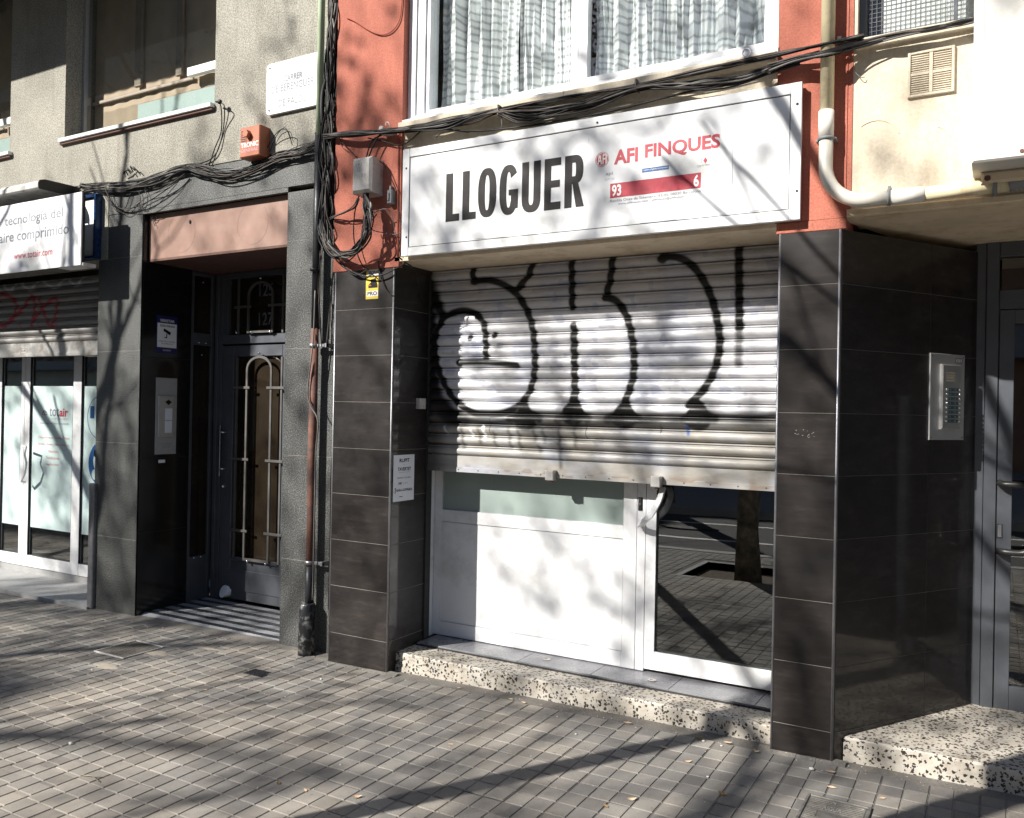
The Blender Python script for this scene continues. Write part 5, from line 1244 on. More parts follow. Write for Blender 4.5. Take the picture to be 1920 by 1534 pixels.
# ================================================================== PIPES
def zpath(pts): return [P3(x, y, d) for x, y, d in pts]
xg = PK(600, 120, .05)[0]
b_ = MB(); b_.tube([(xg, .055, 3.38), (xg, .055, 6.0)], .0225, 14)
gpz = thing('green_pipe', 'pale green vertical pipe in the corner beside the street name plate', 'pipe', (xg, .055, 3.38)); b_.build('tube', M['green'], gpz)
b_ = MB()
for z in (3.47, 4.3): b_.tube([(xg, .055, z), (xg, .055, z+.006)], .0222, 14); b_.box(xg-.003, xg+.003, z-.002, z+.008, -.12, -.055)
b_.build('clamp', M['cable'], gpz)
xp = PK(588, 760, .065)[0]; yp = .06
dp = thing('drainpipe', 'slim iron drainpipe, black and rusty brown, standing in a thick tarred foot', 'drainpipe', (xp, yp, GZ(xp)))
zr0 = PK(588, 616, yp)[1]; zr1 = PK(580, 1062, yp)[1]; zf = PK(578, 1130, yp)[1]
b_ = MB(); b_.tube([(xp+.006, yp, zr0), (xp+.008, yp, 3.40)], .027, 14); b_.build('tube', M['pipe_black'], dp); b_ = MB(); b_.tube([(xp, yp, zf-.02), (xp, yp, zr1)], .029, 14); b_.build('tube', M['pipe_black'], dp)
b_ = MB(); b_.tube([(xp, yp, zr1+.001), (xp+.001, yp+.001, zr1+.3), (xp-.001, yp, zr1+.7), (xp+.004, yp, zr0+.02)], [.029, .0275, .0285, .025], 14); b_.build('rusty_tube', M['pipe_rust'], dp)
b_ = MB(); b_.tube([(xp-.005, yp-.015, GZ(xp)-.01), (xp-.006, yp-.015, GZ(xp)+.12), (xp-.004, yp-.013, zf-.01), (xp-.004, yp-.013, zf)], [.054, .052, .050, .046], 18); b_.build('foot_sleeve', M['sleeve'], dp)
for y_ in (648, 1057):
    z = PK(600, y_, yp)[1]; b_ = MB(); b_.tube([(xp, yp, z-.012), (xp, yp, z+.012)], .033, 14); b_.box(xp+.028, xp+.115, z-.010, z+.010, -yp-.01, -yp+.008, .002); b_.box(xp+.095, xp+.115, z-.014, z+.014, -.119, -yp+.012, .002); b_.build('clamp', M['trim'], dp)
b_ = MB(); b_.tube([(xp+.01, yp-.02, PK(590, 505, yp)[1]), (xp+.01, yp-.02, PK(590, 510, yp)[1])], .031, 14); b_.build('clamp', M['pipe_black'], dp)
# cream conduit with grey bend
cy_ = -.055; xc_ = PK(1551, 150, cy_)[0]; zc_ = PK(1660, 371, cy_)[1]; rr_ = .031
cd = thing('conduit_pipe', 'thick cream conduit coming down the right pillar and bending to the right in grey metal', 'pipe', (xc_, cy_, zc_))
zj = PK(1548, 210, cy_)[1]; zj2 = PK(1547, 258, cy_)[1]; xj = PK(1668, 371, cy_)[0]; xj2 = PK(1733, 368, cy_)[0]; xe = PK(1893, 350, cy_)[0]
b_ = MB(); b_.tube([(xc_, cy_, zj), (xc_, cy_, 6.2)], rr_, 20); b_.build('tube', M['pipe_cream'], cd); b_ = MB(); b_.tube([(xj2, cy_, zc_), (xe, cy_, zc_+.004)], rr_*.95, 20); b_.build('tube', M['pipe_cream'], cd)
b_ = MB(); b_.tube([(xc_-.001, cy_, zj2), (xc_-.001, cy_, zj+.003)], rr_*1.1, 20); b_.build('coupling', M['pipe_white'], cd); b_ = MB(); b_.tube([(xj+.01, cy_, zc_), (xj2+.003, cy_, zc_)], rr_*1.07, 20); b_.build('coupling', M['pipe_white'], cd)
rb = .17; arcp = [(xc_, cy_, zj2), (xc_, cy_, zc_+rb+.03)]+[(xc_+rb-rb*math.cos(t), cy_, zc_+rb-rb*math.sin(t)) for t in [math.pi/2*i/10 for i in range(11)]]+[(xj+.012, cy_, zc_)]
b_ = MB(); b_.tube(arcp, rr_*1.01, 20); b_.build('bend', M['pipe_metal'], cd)
b_ = MB(); b_.tube([(xc_, cy_, zj2-.014), (xc_, cy_, zj2-.002)], rr_*1.2, 20); b_.box(xc_-rr_-.014, xc_-rr_, zj2-.014, zj2-.004, -.0, -cy_); b_.box(xc_+rr_, xc_+rr_+.012, zj2-.014, zj2-.004, -.0, -cy_)
b_.build('clamp', M['corr'], cd); b_ = MB(); xk = PK(1667, 372, cy_)[0]; b_.tube([(xk-.006, cy_, zc_), (xk+.006, cy_, zc_)], rr_*1.2, 20); b_.box(xk-.006, xk+.006, zc_+rr_, zc_+rr_+.02, -.0, -cy_)
b_.build('clamp', M['corr'], cd); b_ = MB(); xk = PK(1866, 356, cy_)[0]; b_.tube([(xk-.008, cy_, zc_), (xk+.008, cy_, zc_)], rr_*1.22, 20); b_.box(xk-.006, xk+.006, zc_+rr_, zc_+rr_+.025, -.0, -cy_)
b_.build('clamp', M['corr'], cd)
b_ = MB(); pts = []; rs = []
for i in range(34): pts.append((xe-.004+i*.008, cy_, zc_+.004+i*.0016)); rs.append(.030 if i % 2 else .034)
b_.tube(pts, rs, 18); b_.build('corrugated_end', M['corr'], cd)

# ================================================================== CABLES
cr = random.Random(21)
def strands(name, label, guide, n, spread, rad, group=None, mats=None, k=5, depth=(.0, .03), ends=None, wild=1.0):
    """guide = list of (px, py, y-depth, looseness 0..1)"""
    p0 = P3(*guide[0][:3]); t = thing(name, label, 'cables', p0, group)
    for s in range(n):
        i0, i1 = 0, len(guide)
        if ends and s in ends: i0, i1 = ends[s]
        o0 = cr.gauss(0, 1); ph = cr.uniform(0, 6.28); pts = []
        for gi, (x, y, d, l) in enumerate(guide[i0:i1]):
            a = guide[max(i0+gi-1, 0)]; bq = guide[min(i0+gi+1, len(guide)-1)]; dx, dy = bq[0]-a[0], bq[1]-a[1]; L = math.hypot(dx, dy) or 1
            off = (o0*.55+math.sin(ph+gi*1.9)*.6+cr.gauss(0, .25)*wild)*spread*(.25+.75*l)
            pts.append(P3(x-dy/L*off, y+dx/L*off, d-cr.uniform(*depth)))
        b_ = MB(); b_.tube(spline(pts, k), rad*cr.uniform(.7, 1.25), 5)
        m_ = (mats or ['cable', 'cable_b', 'cable', 'cable', 'cable_g', 'cable'])[s % len(mats or [0]*6)]
        b_.build('cable', M[m_], t)
    return t
def ties(t, pts, r=.03, m='cable_g'):
    for (x, y, d) in pts:
        q = P3(x, y, d); b_ = MB(Frame((q.x, q.y, q.z), (1, 0, 0))); b_.ring(0, 0, r-.003, r, -.004, .004, 12); b_.build('cable_tie', M[m], t)
W0 = .10
tL = strands('cable_bundle', 'thick sagging bundle of black cables fixed along the granite band over the left doorway', [(150, 350, W0, .6), (185, 352, W0, .7), (235, 348, W0, 1), (290, 335, W0, .9), (340, 316, W0, .5), (375, 318, W0, .9), (420, 326, W0, 1), (470, 316, W0, .9), (520, 296, W0, .6), (560, 284, W0, .8), (598, 266, W0-.03, .6)], 17, 8, .0043)
strands('cable_bundle', 'few loose thin wires drooping below the cable bundle by the left sign', [(195, 352, W0, .5), (215, 378, W0, 1), (240, 393, W0, 1), (275, 378, W0, 1), (315, 350, W0, .6), (345, 325, W0, .3)], 4, 11, .0034)
for q, lab in (([(201, 357), (206, 375), (215, 392), (224, 398), (236, 388), (246, 360)], 'thin wire loop hanging lowest under the left cable bundle'), ([(259, 352), (263, 372), (262, 388), (272, 392), (277, 372), (270, 352)], 'narrow wire loop hanging above the left end of the marble lintel'),
               ([(283, 405), (288, 415), (294, 409), (290, 403), (286, 412), (291, 424)], 'small curl of wire stuck on the pink marble lintel')):
    yq = W0 if q[0][1] < 400 else .155
    b_ = MB(); b_.tube(spline([P3(x, y, yq) for x, y in q], 5), .0030, 5); tag(b_.build('wire_loop', M['cable']), lab, 'wire')
b_ = MB(); b_.tube(spline([P3(405, 190, .07), P3(416, 194, .06), P3(421, 203, .06), P3(419, 240, .1), P3(410, 278, .1), P3(396, 298, .1), P3(370, 309, .1)], 5), .0042, 6)
b_.tube(spline([P3(404, 191, .07), P3(414, 199, .07), P3(415, 245, .1), P3(404, 275, .1), P3(392, 310, .1)], 5), .0042, 6); q = P3(412, 191, .06); b_.ball(q, .018, 8, (1.2, .8, 1))
tag(b_.build('hanging_cable', M['cable']), 'pair of cables hanging from the right end of the left window sill', 'cables')
b_ = MB(); b_.tube(spline([P3(497, 285, .1), P3(512, 258, .08), P3(527, 243, .06), P3(540, 247, .06), P3(548, 272, .09)], 5), .003, 5); b_.tube(spline([P3(505, 285, .1), P3(520, 252, .1), P3(535, 240, .09), P3(545, 262, .1)], 5), .0026, 5)
tag(b_.build('wire_loop', M['cable']), 'tall thin wire loop standing up beside the orange alarm box', 'wire')
b_ = MB()
for k in range(5):
    a = P3(235+k*5, 332-k*3, .1); b_.tube(spline([a, a+Vector((cr.uniform(-.02, .04), -.03, cr.uniform(.01, .05))), a+Vector((cr.uniform(0, .07), -.02, cr.uniform(-.02, .03)))], 4), .0045, 5)
tag(b_.build('cable_clip_cluster', M['cable']), 'knot of clips and wire ends above the left part of the cable bundle', 'wire')
# awning wires
strands('cable_bundle', 'two thin wires running between the awning cassette and the left sign', [(-10, 384, .08, .3), (40, 375, .08, .6), (85, 362, .08, .8), (110, 354, .08, .5), (150, 349, .08, .3)], 3, 3, .0035)
# vertical mass in the corner
yv = .045
strands('cable_bundle', 'heavy vertical bundle of black cables running up the corner between both buildings', [(625, -25, yv, .5), (623, 20, yv, .6), (620, 60, yv, .6), (618, 110, yv, .5), (617, 160, yv, .4), (615, 200, yv, .5), (612, 245, yv, .8), (613, 300, yv, 1), (612, 350, yv, 1.2), (611, 400, yv, 1.3), (610, 440, yv, 1.1), (613, 470, yv, 1)], 22, 9, .0058, depth=(0, .07))
strands('cable_bundle', 'dark inner cables pressed against the side of the terracotta pillar', [(630, -25, .09, .5), (629, 60, .09, .6), (626, 140, .09, .5), (622, 220, .09, .6), (624, 300, .09, .8), (624, 360, .09, .9), (622, 430, .09, .6)], 10, 6, .0075, depth=(0, .03))
b_ = MB(); pts = [P3(612, 150, .03), P3(606, 172, .03), P3(604, 200, .03), P3(605, 235, .03)]; cpts = spline(pts, 9); b_.tube(cpts, [.017 if i % 2 else .0145 for i in range(len(cpts))], 10)
tag(b_.build('corrugated_tube', M['cable']), 'short black corrugated tube beside the green pipe', 'tube')
strands('cable_bundle', 'thin cables dropping along the drainpipe down to the pavement', [(603, 470, .05, .5), (600, 540, .06, .5), (601, 600, .06, .4), (604, 650, .06, .5)], 3, 5, .0036)
b_ = MB(); b_.tube(spline([P3(591, 545, .02), P3(587, 640, .02), P3(577, 730, .02), P3(582, 760, .02), P3(596, 790, .02), P3(592, 850, .03), P3(590, 940, .03), P3(588, 1040, .03), P3(586, 1125, .03)], 6), .0048, 6)
tag(b_.build('grey_cable', M['cable_g']), 'single grey cable winding around the drainpipe', 'cable')
strands('cable_bundle', 'two black cables dropping beside the tiled pillar to the pipe clamp', [(625, 480, .05, .5), (622, 540, .06, .4), (618, 600, .07, .4), (613, 645, .08, .3)], 2, 3, .004)
# loops under the junction box
ym = -.05
lp = strands('cable_bundle', 'tangle of dark cables looping down under the telephone box to the corner', [(683, 362, -.07, .5), (687, 385, -.08, .7), (689, 410, -.09, .8), (684, 440, -.09, .9), (668, 466, -.09, .9), (648, 478, -.07, .9), (628, 474, -.04, .9), (614, 455, -.01, .9), (606, 425, .02, 1), (609, 395, .03, .8), (612, 340, .03, .6)], 15, 7, .0052, depth=(0, .05), mats=['cable', 'cable_b', 'cable_g', 'cable'])
strands('cable_bundle', 'pair of short cables from the telephone box bottom to the corner bundle', [(672, 372, -.07, .3), (664, 388, -.07, .6), (645, 398, -.05, .6), (628, 405, -.02, .4), (614, 412, .02, .3)], 4, 3, .0042, mats=['cable', 'cable_g'])
strands('cable_bundle', 'frayed short grey cable ends under the telephone box', [(684, 372, -.08, .2), (690, 385, -.1, 1), (694, 398, -.09, 1), (690, 415, -.09, .4)], 6, 7, .004, mats=['cable_g', 'box_grey'])
def single(label, pts, r=.004, m='cable', name='cable'):
    b_ = MB(); b_.tube(spline([P3(*q) for q in pts], 6), r, 6); return tag(b_.build(name, M[m]), label, 'cable')
single('red painted cable curving across the terracotta pillar at the top of the picture', [(649, 33, -.008), (665, 40, -.008), (690, 56, -.008), (713, 65, -.008), (733, 60, -.008), (748, 40, -.008), (753, 10, -.008), (753, -15, -.008)], .0035, 'cable_r')
single('long black cable hanging from the telephone box down past the yellow sticker', [(673, 368, -.06), (665, 400, -.05), (663, 440, -.04), (668, 470, -.04), (680, 498, -.04), (695, 512, -.03), (702, 518, -.02)], .004)
single('black cable swinging under the terracotta edge across to the sign', [(636, 492, -.01), (655, 510, -.02), (670, 516, -.03), (690, 505, -.03)], .0045)
single('black cable sagging over the yellow sticker towards the sign corner', [(640, 498, -.01), (665, 512, -.03), (690, 519, -.03), (715, 516, -.03), (740, 505, -.02), (760, 494, .01)], .0048)
single('thin cable running down the pillar corner right of the yellow sticker', [(709, 490, -.012), (712, 510, -.012), (720, 535, -.012), (730, 550, -.010), (741, 556, -.006)], .0038)
single('black cable leading from the pillar corner along the shutter head', [(745, 480, -.02), (760, 492, .02), (776, 505, .1), (785, 535, .2), (792, 570, .3), (800, 620, .36)], .0045)
single('thin cable running from the telephone box top up to the insulator', [(690, 300, -.05), (697, 280, -.05), (708, 258, -.05), (716, 250, -.05)], .005)
single('second cable from the telephone box top to the insulator', [(686, 300, -.04), (692, 276, -.04), (700, 262, -.04), (722, 250, -.04)], .0045)
single('thin red painted wire crossing from the corner to the telephone box', [(640, 268, -.006), (640, 275, -.01), (655, 285, -.02), (670, 296, -.03), (690, 304, -.04)], .003, 'cable_r')
single('thin black wire dropping from the corner to the telephone box', [(632, 248, -.02), (640, 265, -.02), (655, 282, -.03), (668, 294, -.04)], .0032)
single('curved wire linking the box to the terminal block', [(712, 302, -.04), (722, 312, -.03), (738, 345, -.02), (744, 360, -.03)], .0036)
single('vertical wire painted red down the edge of the terracotta pillar beside the sign', [(748, 248, -.006), (747, 300, -.006), (746, 400, -.006), (745, 480, -.006)], .0035, 'cable_r')
single('twisted wire along the sign edge below the terminal block', [(747, 375, -.02), (749, 400, -.02), (754, 430, -.02), (752, 445, -.02), (748, 462, -.02), (752, 480, -.01)], .0035)
single('drooping wire from the loops to the sign edge', [(690, 420, -.07), (700, 432, -.05), (718, 436, -.03), (740, 440, -.02), (752, 436, -.02)], .0032, 'cable_g')
single('grey wire end curling out under the telephone box', [(697, 402, -.08), (712, 394, -.08), (724, 392, -.08), (733, 398, -.06), (737, 415, -.05), (740, 432, -.04), (745, 446, -.03)], .0028, 'cable_g')
single('thin grey wire curving from the cables to the sign top', [(815, 262, -.03), (828, 250, -.03), (850, 246, -.03), (880, 249, -.03)], .0028, 'cable_g')
single('black cable dipping from the bundle to the terracotta edge', [(800, 235, -.05), (780, 254, -.04), (762, 268, -.02), (745, 272, -.02), (715, 264, -.03), (690, 259, -.03)], .004)
# horizontal bundles over the sign
yh = -.045
for lab, gd_, n_, sp in (
    ('slack grey and black cables crossing the terracotta pillar to the window sill', [(606, 256, -.0, .5), (650, 252, yh, .6), (700, 248, yh, .5), (722, 247, yh, .4), (770, 242, yh, .9), (830, 236, yh, 1), (885, 222, yh, .8), (935, 209, yh, .25), (990, 209, yh, .9), (1060, 205, yh, 1), (1120, 192, yh, .8), (1196, 162, yh, .4)], 13, 6),
    ('many dark cables sagging between the window sill and the big white sign', [(935, 210, yh, .4), (980, 222, yh, 1), (1040, 216, yh, 1), (1110, 196, yh, 1), (1196, 164, yh, .3), (1260, 164, yh, .9), (1330, 160, yh, 1), (1400, 145, yh, 1), (1470, 118, yh, .8), (1538, 103, yh-.04, .5)], 15, 8),
    ('taut upper cables close under the window sill', [(760, 243, yh, .5), (850, 224, yh, .5), (935, 207, yh, .3), (1060, 183, yh, .5), (1196, 160, yh, .3), (1320, 132, yh, .6), (1440, 106, yh, .6), (1540, 84, yh-.02, .4), (1620, 66, yh, .4)], 8, 5),
    ('cable bundle running over the cream pipe and up to the utility cabinet', [(1440, 125, yh, .6), (1490, 112, yh-.02, .6), (1550, 100, yh-.055, .5), (1610, 82, yh, .7), (1680, 66, yh, .5), (1745, 55, yh, .5), (1800, 42, yh, .5), (1835, 35, yh, .4)], 13, 6)):
    t_ = strands('cable_bundle', lab, gd_, n_, sp, .0044, 'cable runs above the shop sign', depth=(0, .03), mats=['cable', 'cable_b', 'cable', 'cable_g', 'cable'])
ties(t_, [(1400, 99, -.1)], .02, 'paper')
single('thick dark cable sagging low across the cream spandrel', [(790, 236, yh), (880, 246, yh), (960, 240, yh), (1060, 225, yh), (1160, 205, yh), (1280, 175, yh), (1400, 150, yh), (1500, 120, yh-.03)], .0055)
single('thin wire dropping from the knot of cables at the sill', [(937, 200, yh), (938, 215, yh), (941, 232, yh), (937, 245, yh)], .0022, 'cable_g')
for (x, y) in ((938, 209), (1195, 162)):
    q = P3(x, y, yh); b_ = MB(); b_.box(q.x-.004, q.x+.004, q.z-.028, q.z+.03, .02, .075, .002); tag(b_.build('cable_clip', M['cable_g']), 'small grey clip holding the cables under the %s part of the window sill' % ('left' if x < 1000 else 'middle'), 'clip')
single('curled grey wire end on the cream wall under the cables', [(1604, 118, -.01), (1602, 128, -.02), (1606, 138, -.02), (1614, 145, -.02), (1621, 145, -.01)], .0016, 'cable_g')
q = P3(1584, 78, -.03); b_ = MB(); b_.box(q.x-.02, q.x+.075, q.z-.012, q.z+.006, .0, .05, .002); b_.box(q.x-.028, q.x-.008, q.z-.016, q.z+.018, .0, .06, .003); tag(b_.build('cable_bracket', M['gasket']), 'black cable bracket on the red edge right of the cream pipe', 'bracket')

# ================================================================== GROUND DETAIL
cover('access_cover', C_WATER, 'ribbed metal water cover reading AIGUA in the pavement at the bottom right', 'cover', True, 18)
_, _, _ = 0, 0, 0
zc = GZ(C_WATER[0]); wf_ = Frame((0, 0, zc), (1, 0, 0), (0, 1, 0)); wl = [o for o in bpy.data.objects if o.name == 'access_cover'][0]
xa, xb = C_WATER[0], C_WATER[1]; ymid = (C_WATER[2]+C_WATER[3])/2; ytop = C_WATER[3]
lettering('AIGUA', wf_, xa+.075, xb-.10, ytop-.125, ytop-.085, .0078, M['box_grey'], wl, .02)
b_ = MB(wf_); b_.frame(xa+.10, xb-.13, ytop-.06, ytop-.035, .002, .002, .0078); b_.build('mark', M['box_grey'], wl)
cover('access_cover', C_OLD, 'small old ribbed inspection cover in the pavement before the left doorway', 'cover', None, 12)
x_, y_ = PG(487, 1262, -.01); b_ = MB(GROUND)
for i in range(7):
    for j in range(4): b_.box(x_-.07+i*.02, x_-.07+i*.02+.013, y_-.05+j*.022, y_-.05+j*.022+.014, GZ(x_)-.004, GZ(x_)+.004)
b_.box(x_-.08, x_+.08, y_-.058, y_+.04, GZ(x_)-.006, GZ(x_)+.0012); tag(b_.build('drain_grate', M['pipe_black']), 'small dark worn grate in the pavement in front of the drainpipe', 'grate')
pr_ = random.Random(2)
for (x, y, rx_, ry_, k_) in ((205, 1245, .17, .05, 3), (300, 1222, .16, .06, 1), (560, 1222, .15, .05, 5), (395, 1212, .2, .035, 7), (1590, 1433, .07, .025, 4), (1140, 1372, .1, .012, 8)):
    cx_, cy2 = PG(x, y, 0); b_ = MB(GROUND); n_ = 22
    pp = [(cx_+rx_*math.cos(2*math.pi*i/n_)*pr_.uniform(.7, 1.1), cy2+ry_*math.sin(2*math.pi*i/n_)*pr_.uniform(.65, 1.1)) for i in range(n_)]
    b_.add([(cx_, cy2, GZ(cx_)+.0016)]+[(a, q_, GZ(a)-.0012) for a, q_ in pp], [(0, i+1, (i+1) % n_+1) for i in range(n_)]); tag(b_.build('cement_patch', M['patch']), kind='structure')
b_ = MB()
for i in range(16):
    q = PK(pr_.uniform(1491, 1527), pr_.uniform(806, 822)); b_.box(q[0]-pr_.uniform(.0008, .004), q[0]+.001, q[1]-.0008, q[1]+pr_.uniform(.0005, .003), .0003, .0008)
b_.build('scuff_marks', M['grout'], apt)
# fallen leaves and bits, each one picked from the photograph
lr = random.Random(4)
def leaf(px_, py_, L, rot, curl=.35, m='litter', label='', nm='fallen_leaf'):
    x, y = PG(px_, py_, .012*( -1)); z = GZ(x)+.0015; x, y = PG(px_, py_, z)
    P = []; F = []; n = 6; c, s = math.cos(rot), math.sin(rot)
    for i in range(n+1):
        t = i/n; w_ = L*.26*math.sin(math.pi*min(1, t*1.05+.02))**.8; u = (t-.5)*L; h = curl*L*.35*((t-.5)*2)**2
        for sg_, hh in ((-1, .25), (0, 0), (1, .32)):
            vx = u; vy = w_*sg_; P.append((x+vx*c-vy*s, y+vx*s+vy*c, z+h+abs(sg_)*w_*hh))
    for i in range(n):
        for k in (0, 1): F.append((i*3+k, i*3+3+k, i*3+4+k, i*3+1+k))
    b_ = MB(); b_.add(P, F); o = b_.build(nm, M[m]); tag(o, label, 'leaf', 'fallen leaves on the pavement'); return o
LV = [(522, 1469, 'pale leaf on the tiles, leftmost of the three at the bottom centre'), (572, 1483, 'curled brown leaf between two others near the bottom centre'), (669, 1495, 'long tan leaf at the tip of the wide dark shadow'), (845, 1396, 'thin straight brown leaf in front of the step middle'),
      (1136, 1512, 'reddish brown leaf at the bottom edge, centre right'), (1184, 1500, 'pale curled leaf right of the reddish brown one'), (1245, 1402, 'brown leaf in the dark shadow before the right end of the step'), (1289, 1429, 'upright pointed beige leaf on the tiles before the right pillar'),
      (1355, 1490, 'orange brown leaf on the tiles left of the water cover'), (1365, 1393, 'small pale leaf at the right end of the step foot'), (1418, 1410, 'tan leaf lying by the foot of the right pillar'), (1177, 1356, 'flat brown leaf against the step foot'),
      (1312, 1387, 'dark flat leaf in the shade under the step'), (1558, 1448, 'yellowish leaf before the corner of the right pillar'), (1560, 1477, 'small white leaf above the water cover'), (1655, 1497, 'grey leaf right of the water cover'),
      (935, 1310, 'small brown leaf by the left half of the step foot'), (958, 1311, 'second small brown leaf by the left half of the step foot'), (982, 1318, 'dull leaf fragment under the step'), (860, 1290, 'thin pale leaf under the left end of the step'),
      (326, 1261, 'crumbled leaf in the light patch left of the dark grate'), (385, 1294, 'pale leaf on the dark shadow left of centre'), (190, 1163, 'small brown leaf near the left granite pier'), (305, 1178, 'small white bit beside the doorway strip'),
      (402, 1215, 'thin straw coloured leaf before the doorway'), (378, 1208, 'broken leaf before the doorway'), (75, 1150, 'dark little leaf at the far left')]
for i, (x, y, lb) in enumerate(LV):
    dd = vis(*PG(x, y, 0)); leaf(x, y, lr.uniform(.028, .048) if y > 1330 else lr.uniform(.022, .034), lr.uniform(-.6, 1.0), lr.uniform(.1, .7), 'litter' if i % 4 else 'leaf', lb)
for (x, y, r_, lb) in ((133, 1389, .012, 'white pebble on the pavement at the left'), (1522, 1452, .012, 'round grey pebble near the foot of the right pillar'), (639, 1434, .006, 'tiny white stone in the middle of the pavement'), (1045, 1346, .005, 'white speck on the tiles before the step, left one'), (1080, 1380, .006, 'white speck on the tiles before the step, right one'),
                   (1319, 1396, .008, 'flat white bit before the right end of the step'), (1353, 1405, .006, 'small white bit beside the flat one'), (1327, 1464, .006, 'small white stone before the right pillar'), (602, 1270, .007, 'tiny pale stone right of the dark grate'), (173, 1248, .007, 'pale pebble beside the old cover')):
    a, b2 = PG(x, y, .01); b_ = MB(); b_.ball((a, b2, GZ(a)+r_*.4), r_, 7, (1.2, .9, .6)); tag(b_.build('pebble', M['pebble_s']), lb, 'pebble', 'pebbles and white bits on the pavement')
x, y = PG(606, 1305, 0); b_ = MB(); b_.tube([(x-.02, y-.05, GZ(x)+.004), (x, y, GZ(x)+.01), (x+.03, y+.05, GZ(x)+.005)], .0022, 5); tag(b_.build('twig', M['bark']), 'short dark twig on the pavement in front of the left tiled pillar', 'twig')
x, y = PG(168, 1460, 0); b_ = MB(); b_.tube([(x-.06, y, GZ(x)+.004), (x, y+.012, GZ(x)+.008), (x+.07, y+.0, GZ(x)+.004)], .002, 5); b_.tube([(x-.01, y+.01, GZ(x)+.007), (x+.04, y+.03, GZ(x)+.006)], .0015, 5); tag(b_.build('twig', M['bark']), 'forked brown twig on the pavement at the lower left', 'twig')
# finer litter that nobody would count
P = []; F = []
for i in range(520):
    x = lr.uniform(-6, .3); y = (-abs(lr.gauss(0, .10))+(.05 if x > -3.8 else .08)) if lr.random() < .55 else lr.uniform(-2.6, 0); z = GZ(x)+.001; r_ = lr.uniform(.0015, .005); k = len(P); a = lr.uniform(0, 6.28)
    P += [(x+r_*math.cos(a+t), y+r_*math.sin(a+t)*lr.uniform(.5, 1), z+lr.uniform(0, .002)) for t in (0, 2.1, 4.2)]; P.append((x, y, z+r_*.7)); F += [(k, k+1, k+3), (k+1, k+2, k+3), (k+2, k, k+3)]
b_ = MB(); b_.add(P, F); tag(b_.build('crumbs', M['pebble_s']), kind='stuff')
o = bpy.data.objects['crumbs']; o['label'] = 'fine grit and crumbs scattered over the pavement'; o['category'] = 'litter'

# ================================================================== STREET BEHIND THE CAMERA: trees, pole, houses
def branch(mb, tips, p, d, L, r, depth, rr, minr=.006, spread=.5, up=.15):
    pts = [p.copy()]; rs = [r]; n = 5; q = p.copy(); dd = d.copy()
    for i in range(n):
        dd = (dd+Vector((rr.gauss(0, .13), rr.gauss(0, .13), rr.gauss(0, .09)+up*.25))).normalized(); q = q+dd*L/n; pts.append(q.copy()); rs.append(r*(1-.42*(i+1)/n))
    mb.tube(pts, rs, 7 if r > .03 else 5, cap=False)
    if depth <= 0: tips.append((q, dd)); return
    k = 2 if rr.random() < .55 else 3
    for i in range(k):
        a = rr.uniform(0, 2*math.pi); o = dd.orthogonal().normalized(); o2 = dd.cross(o); sp = rr.uniform(.35, 1)*spread
        nd = (dd+(o*math.cos(a)+o2*math.sin(a))*sp*(1.2 if i else .5)+Vector((0, 0, up*.3))).normalized()
        branch(mb, tips, q, nd, L*rr.uniform(.62, .85), rs[-1]*(.86 if i == 0 else .62), depth-1, rr, minr, spread, up)
    if depth >= 1:
        for i in range(2):
            j = rr.randint(2, n-1); o = dd.orthogonal().normalized(); a = rr.uniform(0, 6.28); nd = (dd*.5+(o*math.cos(a)+dd.cross(o)*math.sin(a))).normalized()
            branch(mb, tips, pts[j], nd, L*.5, rs[j]*.4, max(0, depth-2), rr, minr, spread, up)
def leaf_cloud(mb, tips, rr, per, size, rad):
    P = []; F = []
    for (q, d) in tips:
        for i in range(per):
            c = q+Vector((rr.gauss(0, rad), rr.gauss(0, rad), rr.gauss(0, rad*.8)-rad*.3)); k = len(P); s = size*rr.uniform(.6, 1.3)
            u = Vector((rr.gauss(0, 1), rr.gauss(0, 1), rr.gauss(0, .6))).normalized(); v = u.orthogonal().normalized()
            P += [c-u*s, c+v*s*.7, c+u*s, c-v*s*.7]; F.append((k, k+1, k+2, k+3))
    mb.add(P, F)
def make_tree(loc, seed, th, tr, depth, L, lab, per=5, size=.05, rad=.25, lean=(0, 0), nb=4, spread=.55, rot=0, up=.15, limb=.55):
    rr = random.Random(seed); t = thing('plane_tree', lab, 'tree', loc, 'street trees along the road behind the viewer')
    base = Vector(loc); tb = MB(); n = 7
    pts = [base+Vector((lean[0]*i/n+rr.gauss(0, .015), lean[1]*i/n+rr.gauss(0, .015), th*i/n-.05)) for i in range(n+1)]
    rs = [tr*(1.25 if i == 0 else 1-.25*i/n) for i in range(n+1)]; tb.tube(pts, rs, 12); tb.build('trunk', M['bark'], t)
    bb_ = MB(); tips = []
    for i in range(nb):
        a = rot+2*math.pi*i/nb+rr.uniform(-.3, .3); d = Vector((math.cos(a)*spread*1.3, math.sin(a)*spread*1.3, 1)).normalized()
        branch(bb_, tips, pts[-1]-Vector((0, 0, .1+.12*i)), d, L*rr.uniform(.85, 1.15), tr*limb, depth, rr, spread=spread, up=up)
    bb_.build('crown', M['bark'], t)
    if per:
        lb_ = MB(); leaf_cloud(lb_, tips, rr, per, size, rad); tag(lb_.build('dry_leaves', M['leaf'], t), kind='stuff')
    return t
make_tree((-2.16, -3.45, -.06), 3, 3.9, .115, 2, 1.9, 'young plane tree in the pit nearest the shop, trunk mirrored in the glass door', 0, .045, .2, nb=3, limb=.36, rot=1.3)
make_tree((-9.05, -3.5, -.1), 8, 3.6, .14, 2, 2.0, 'plane tree in the pit down the street to the left of the viewer', 0, .045, .2)
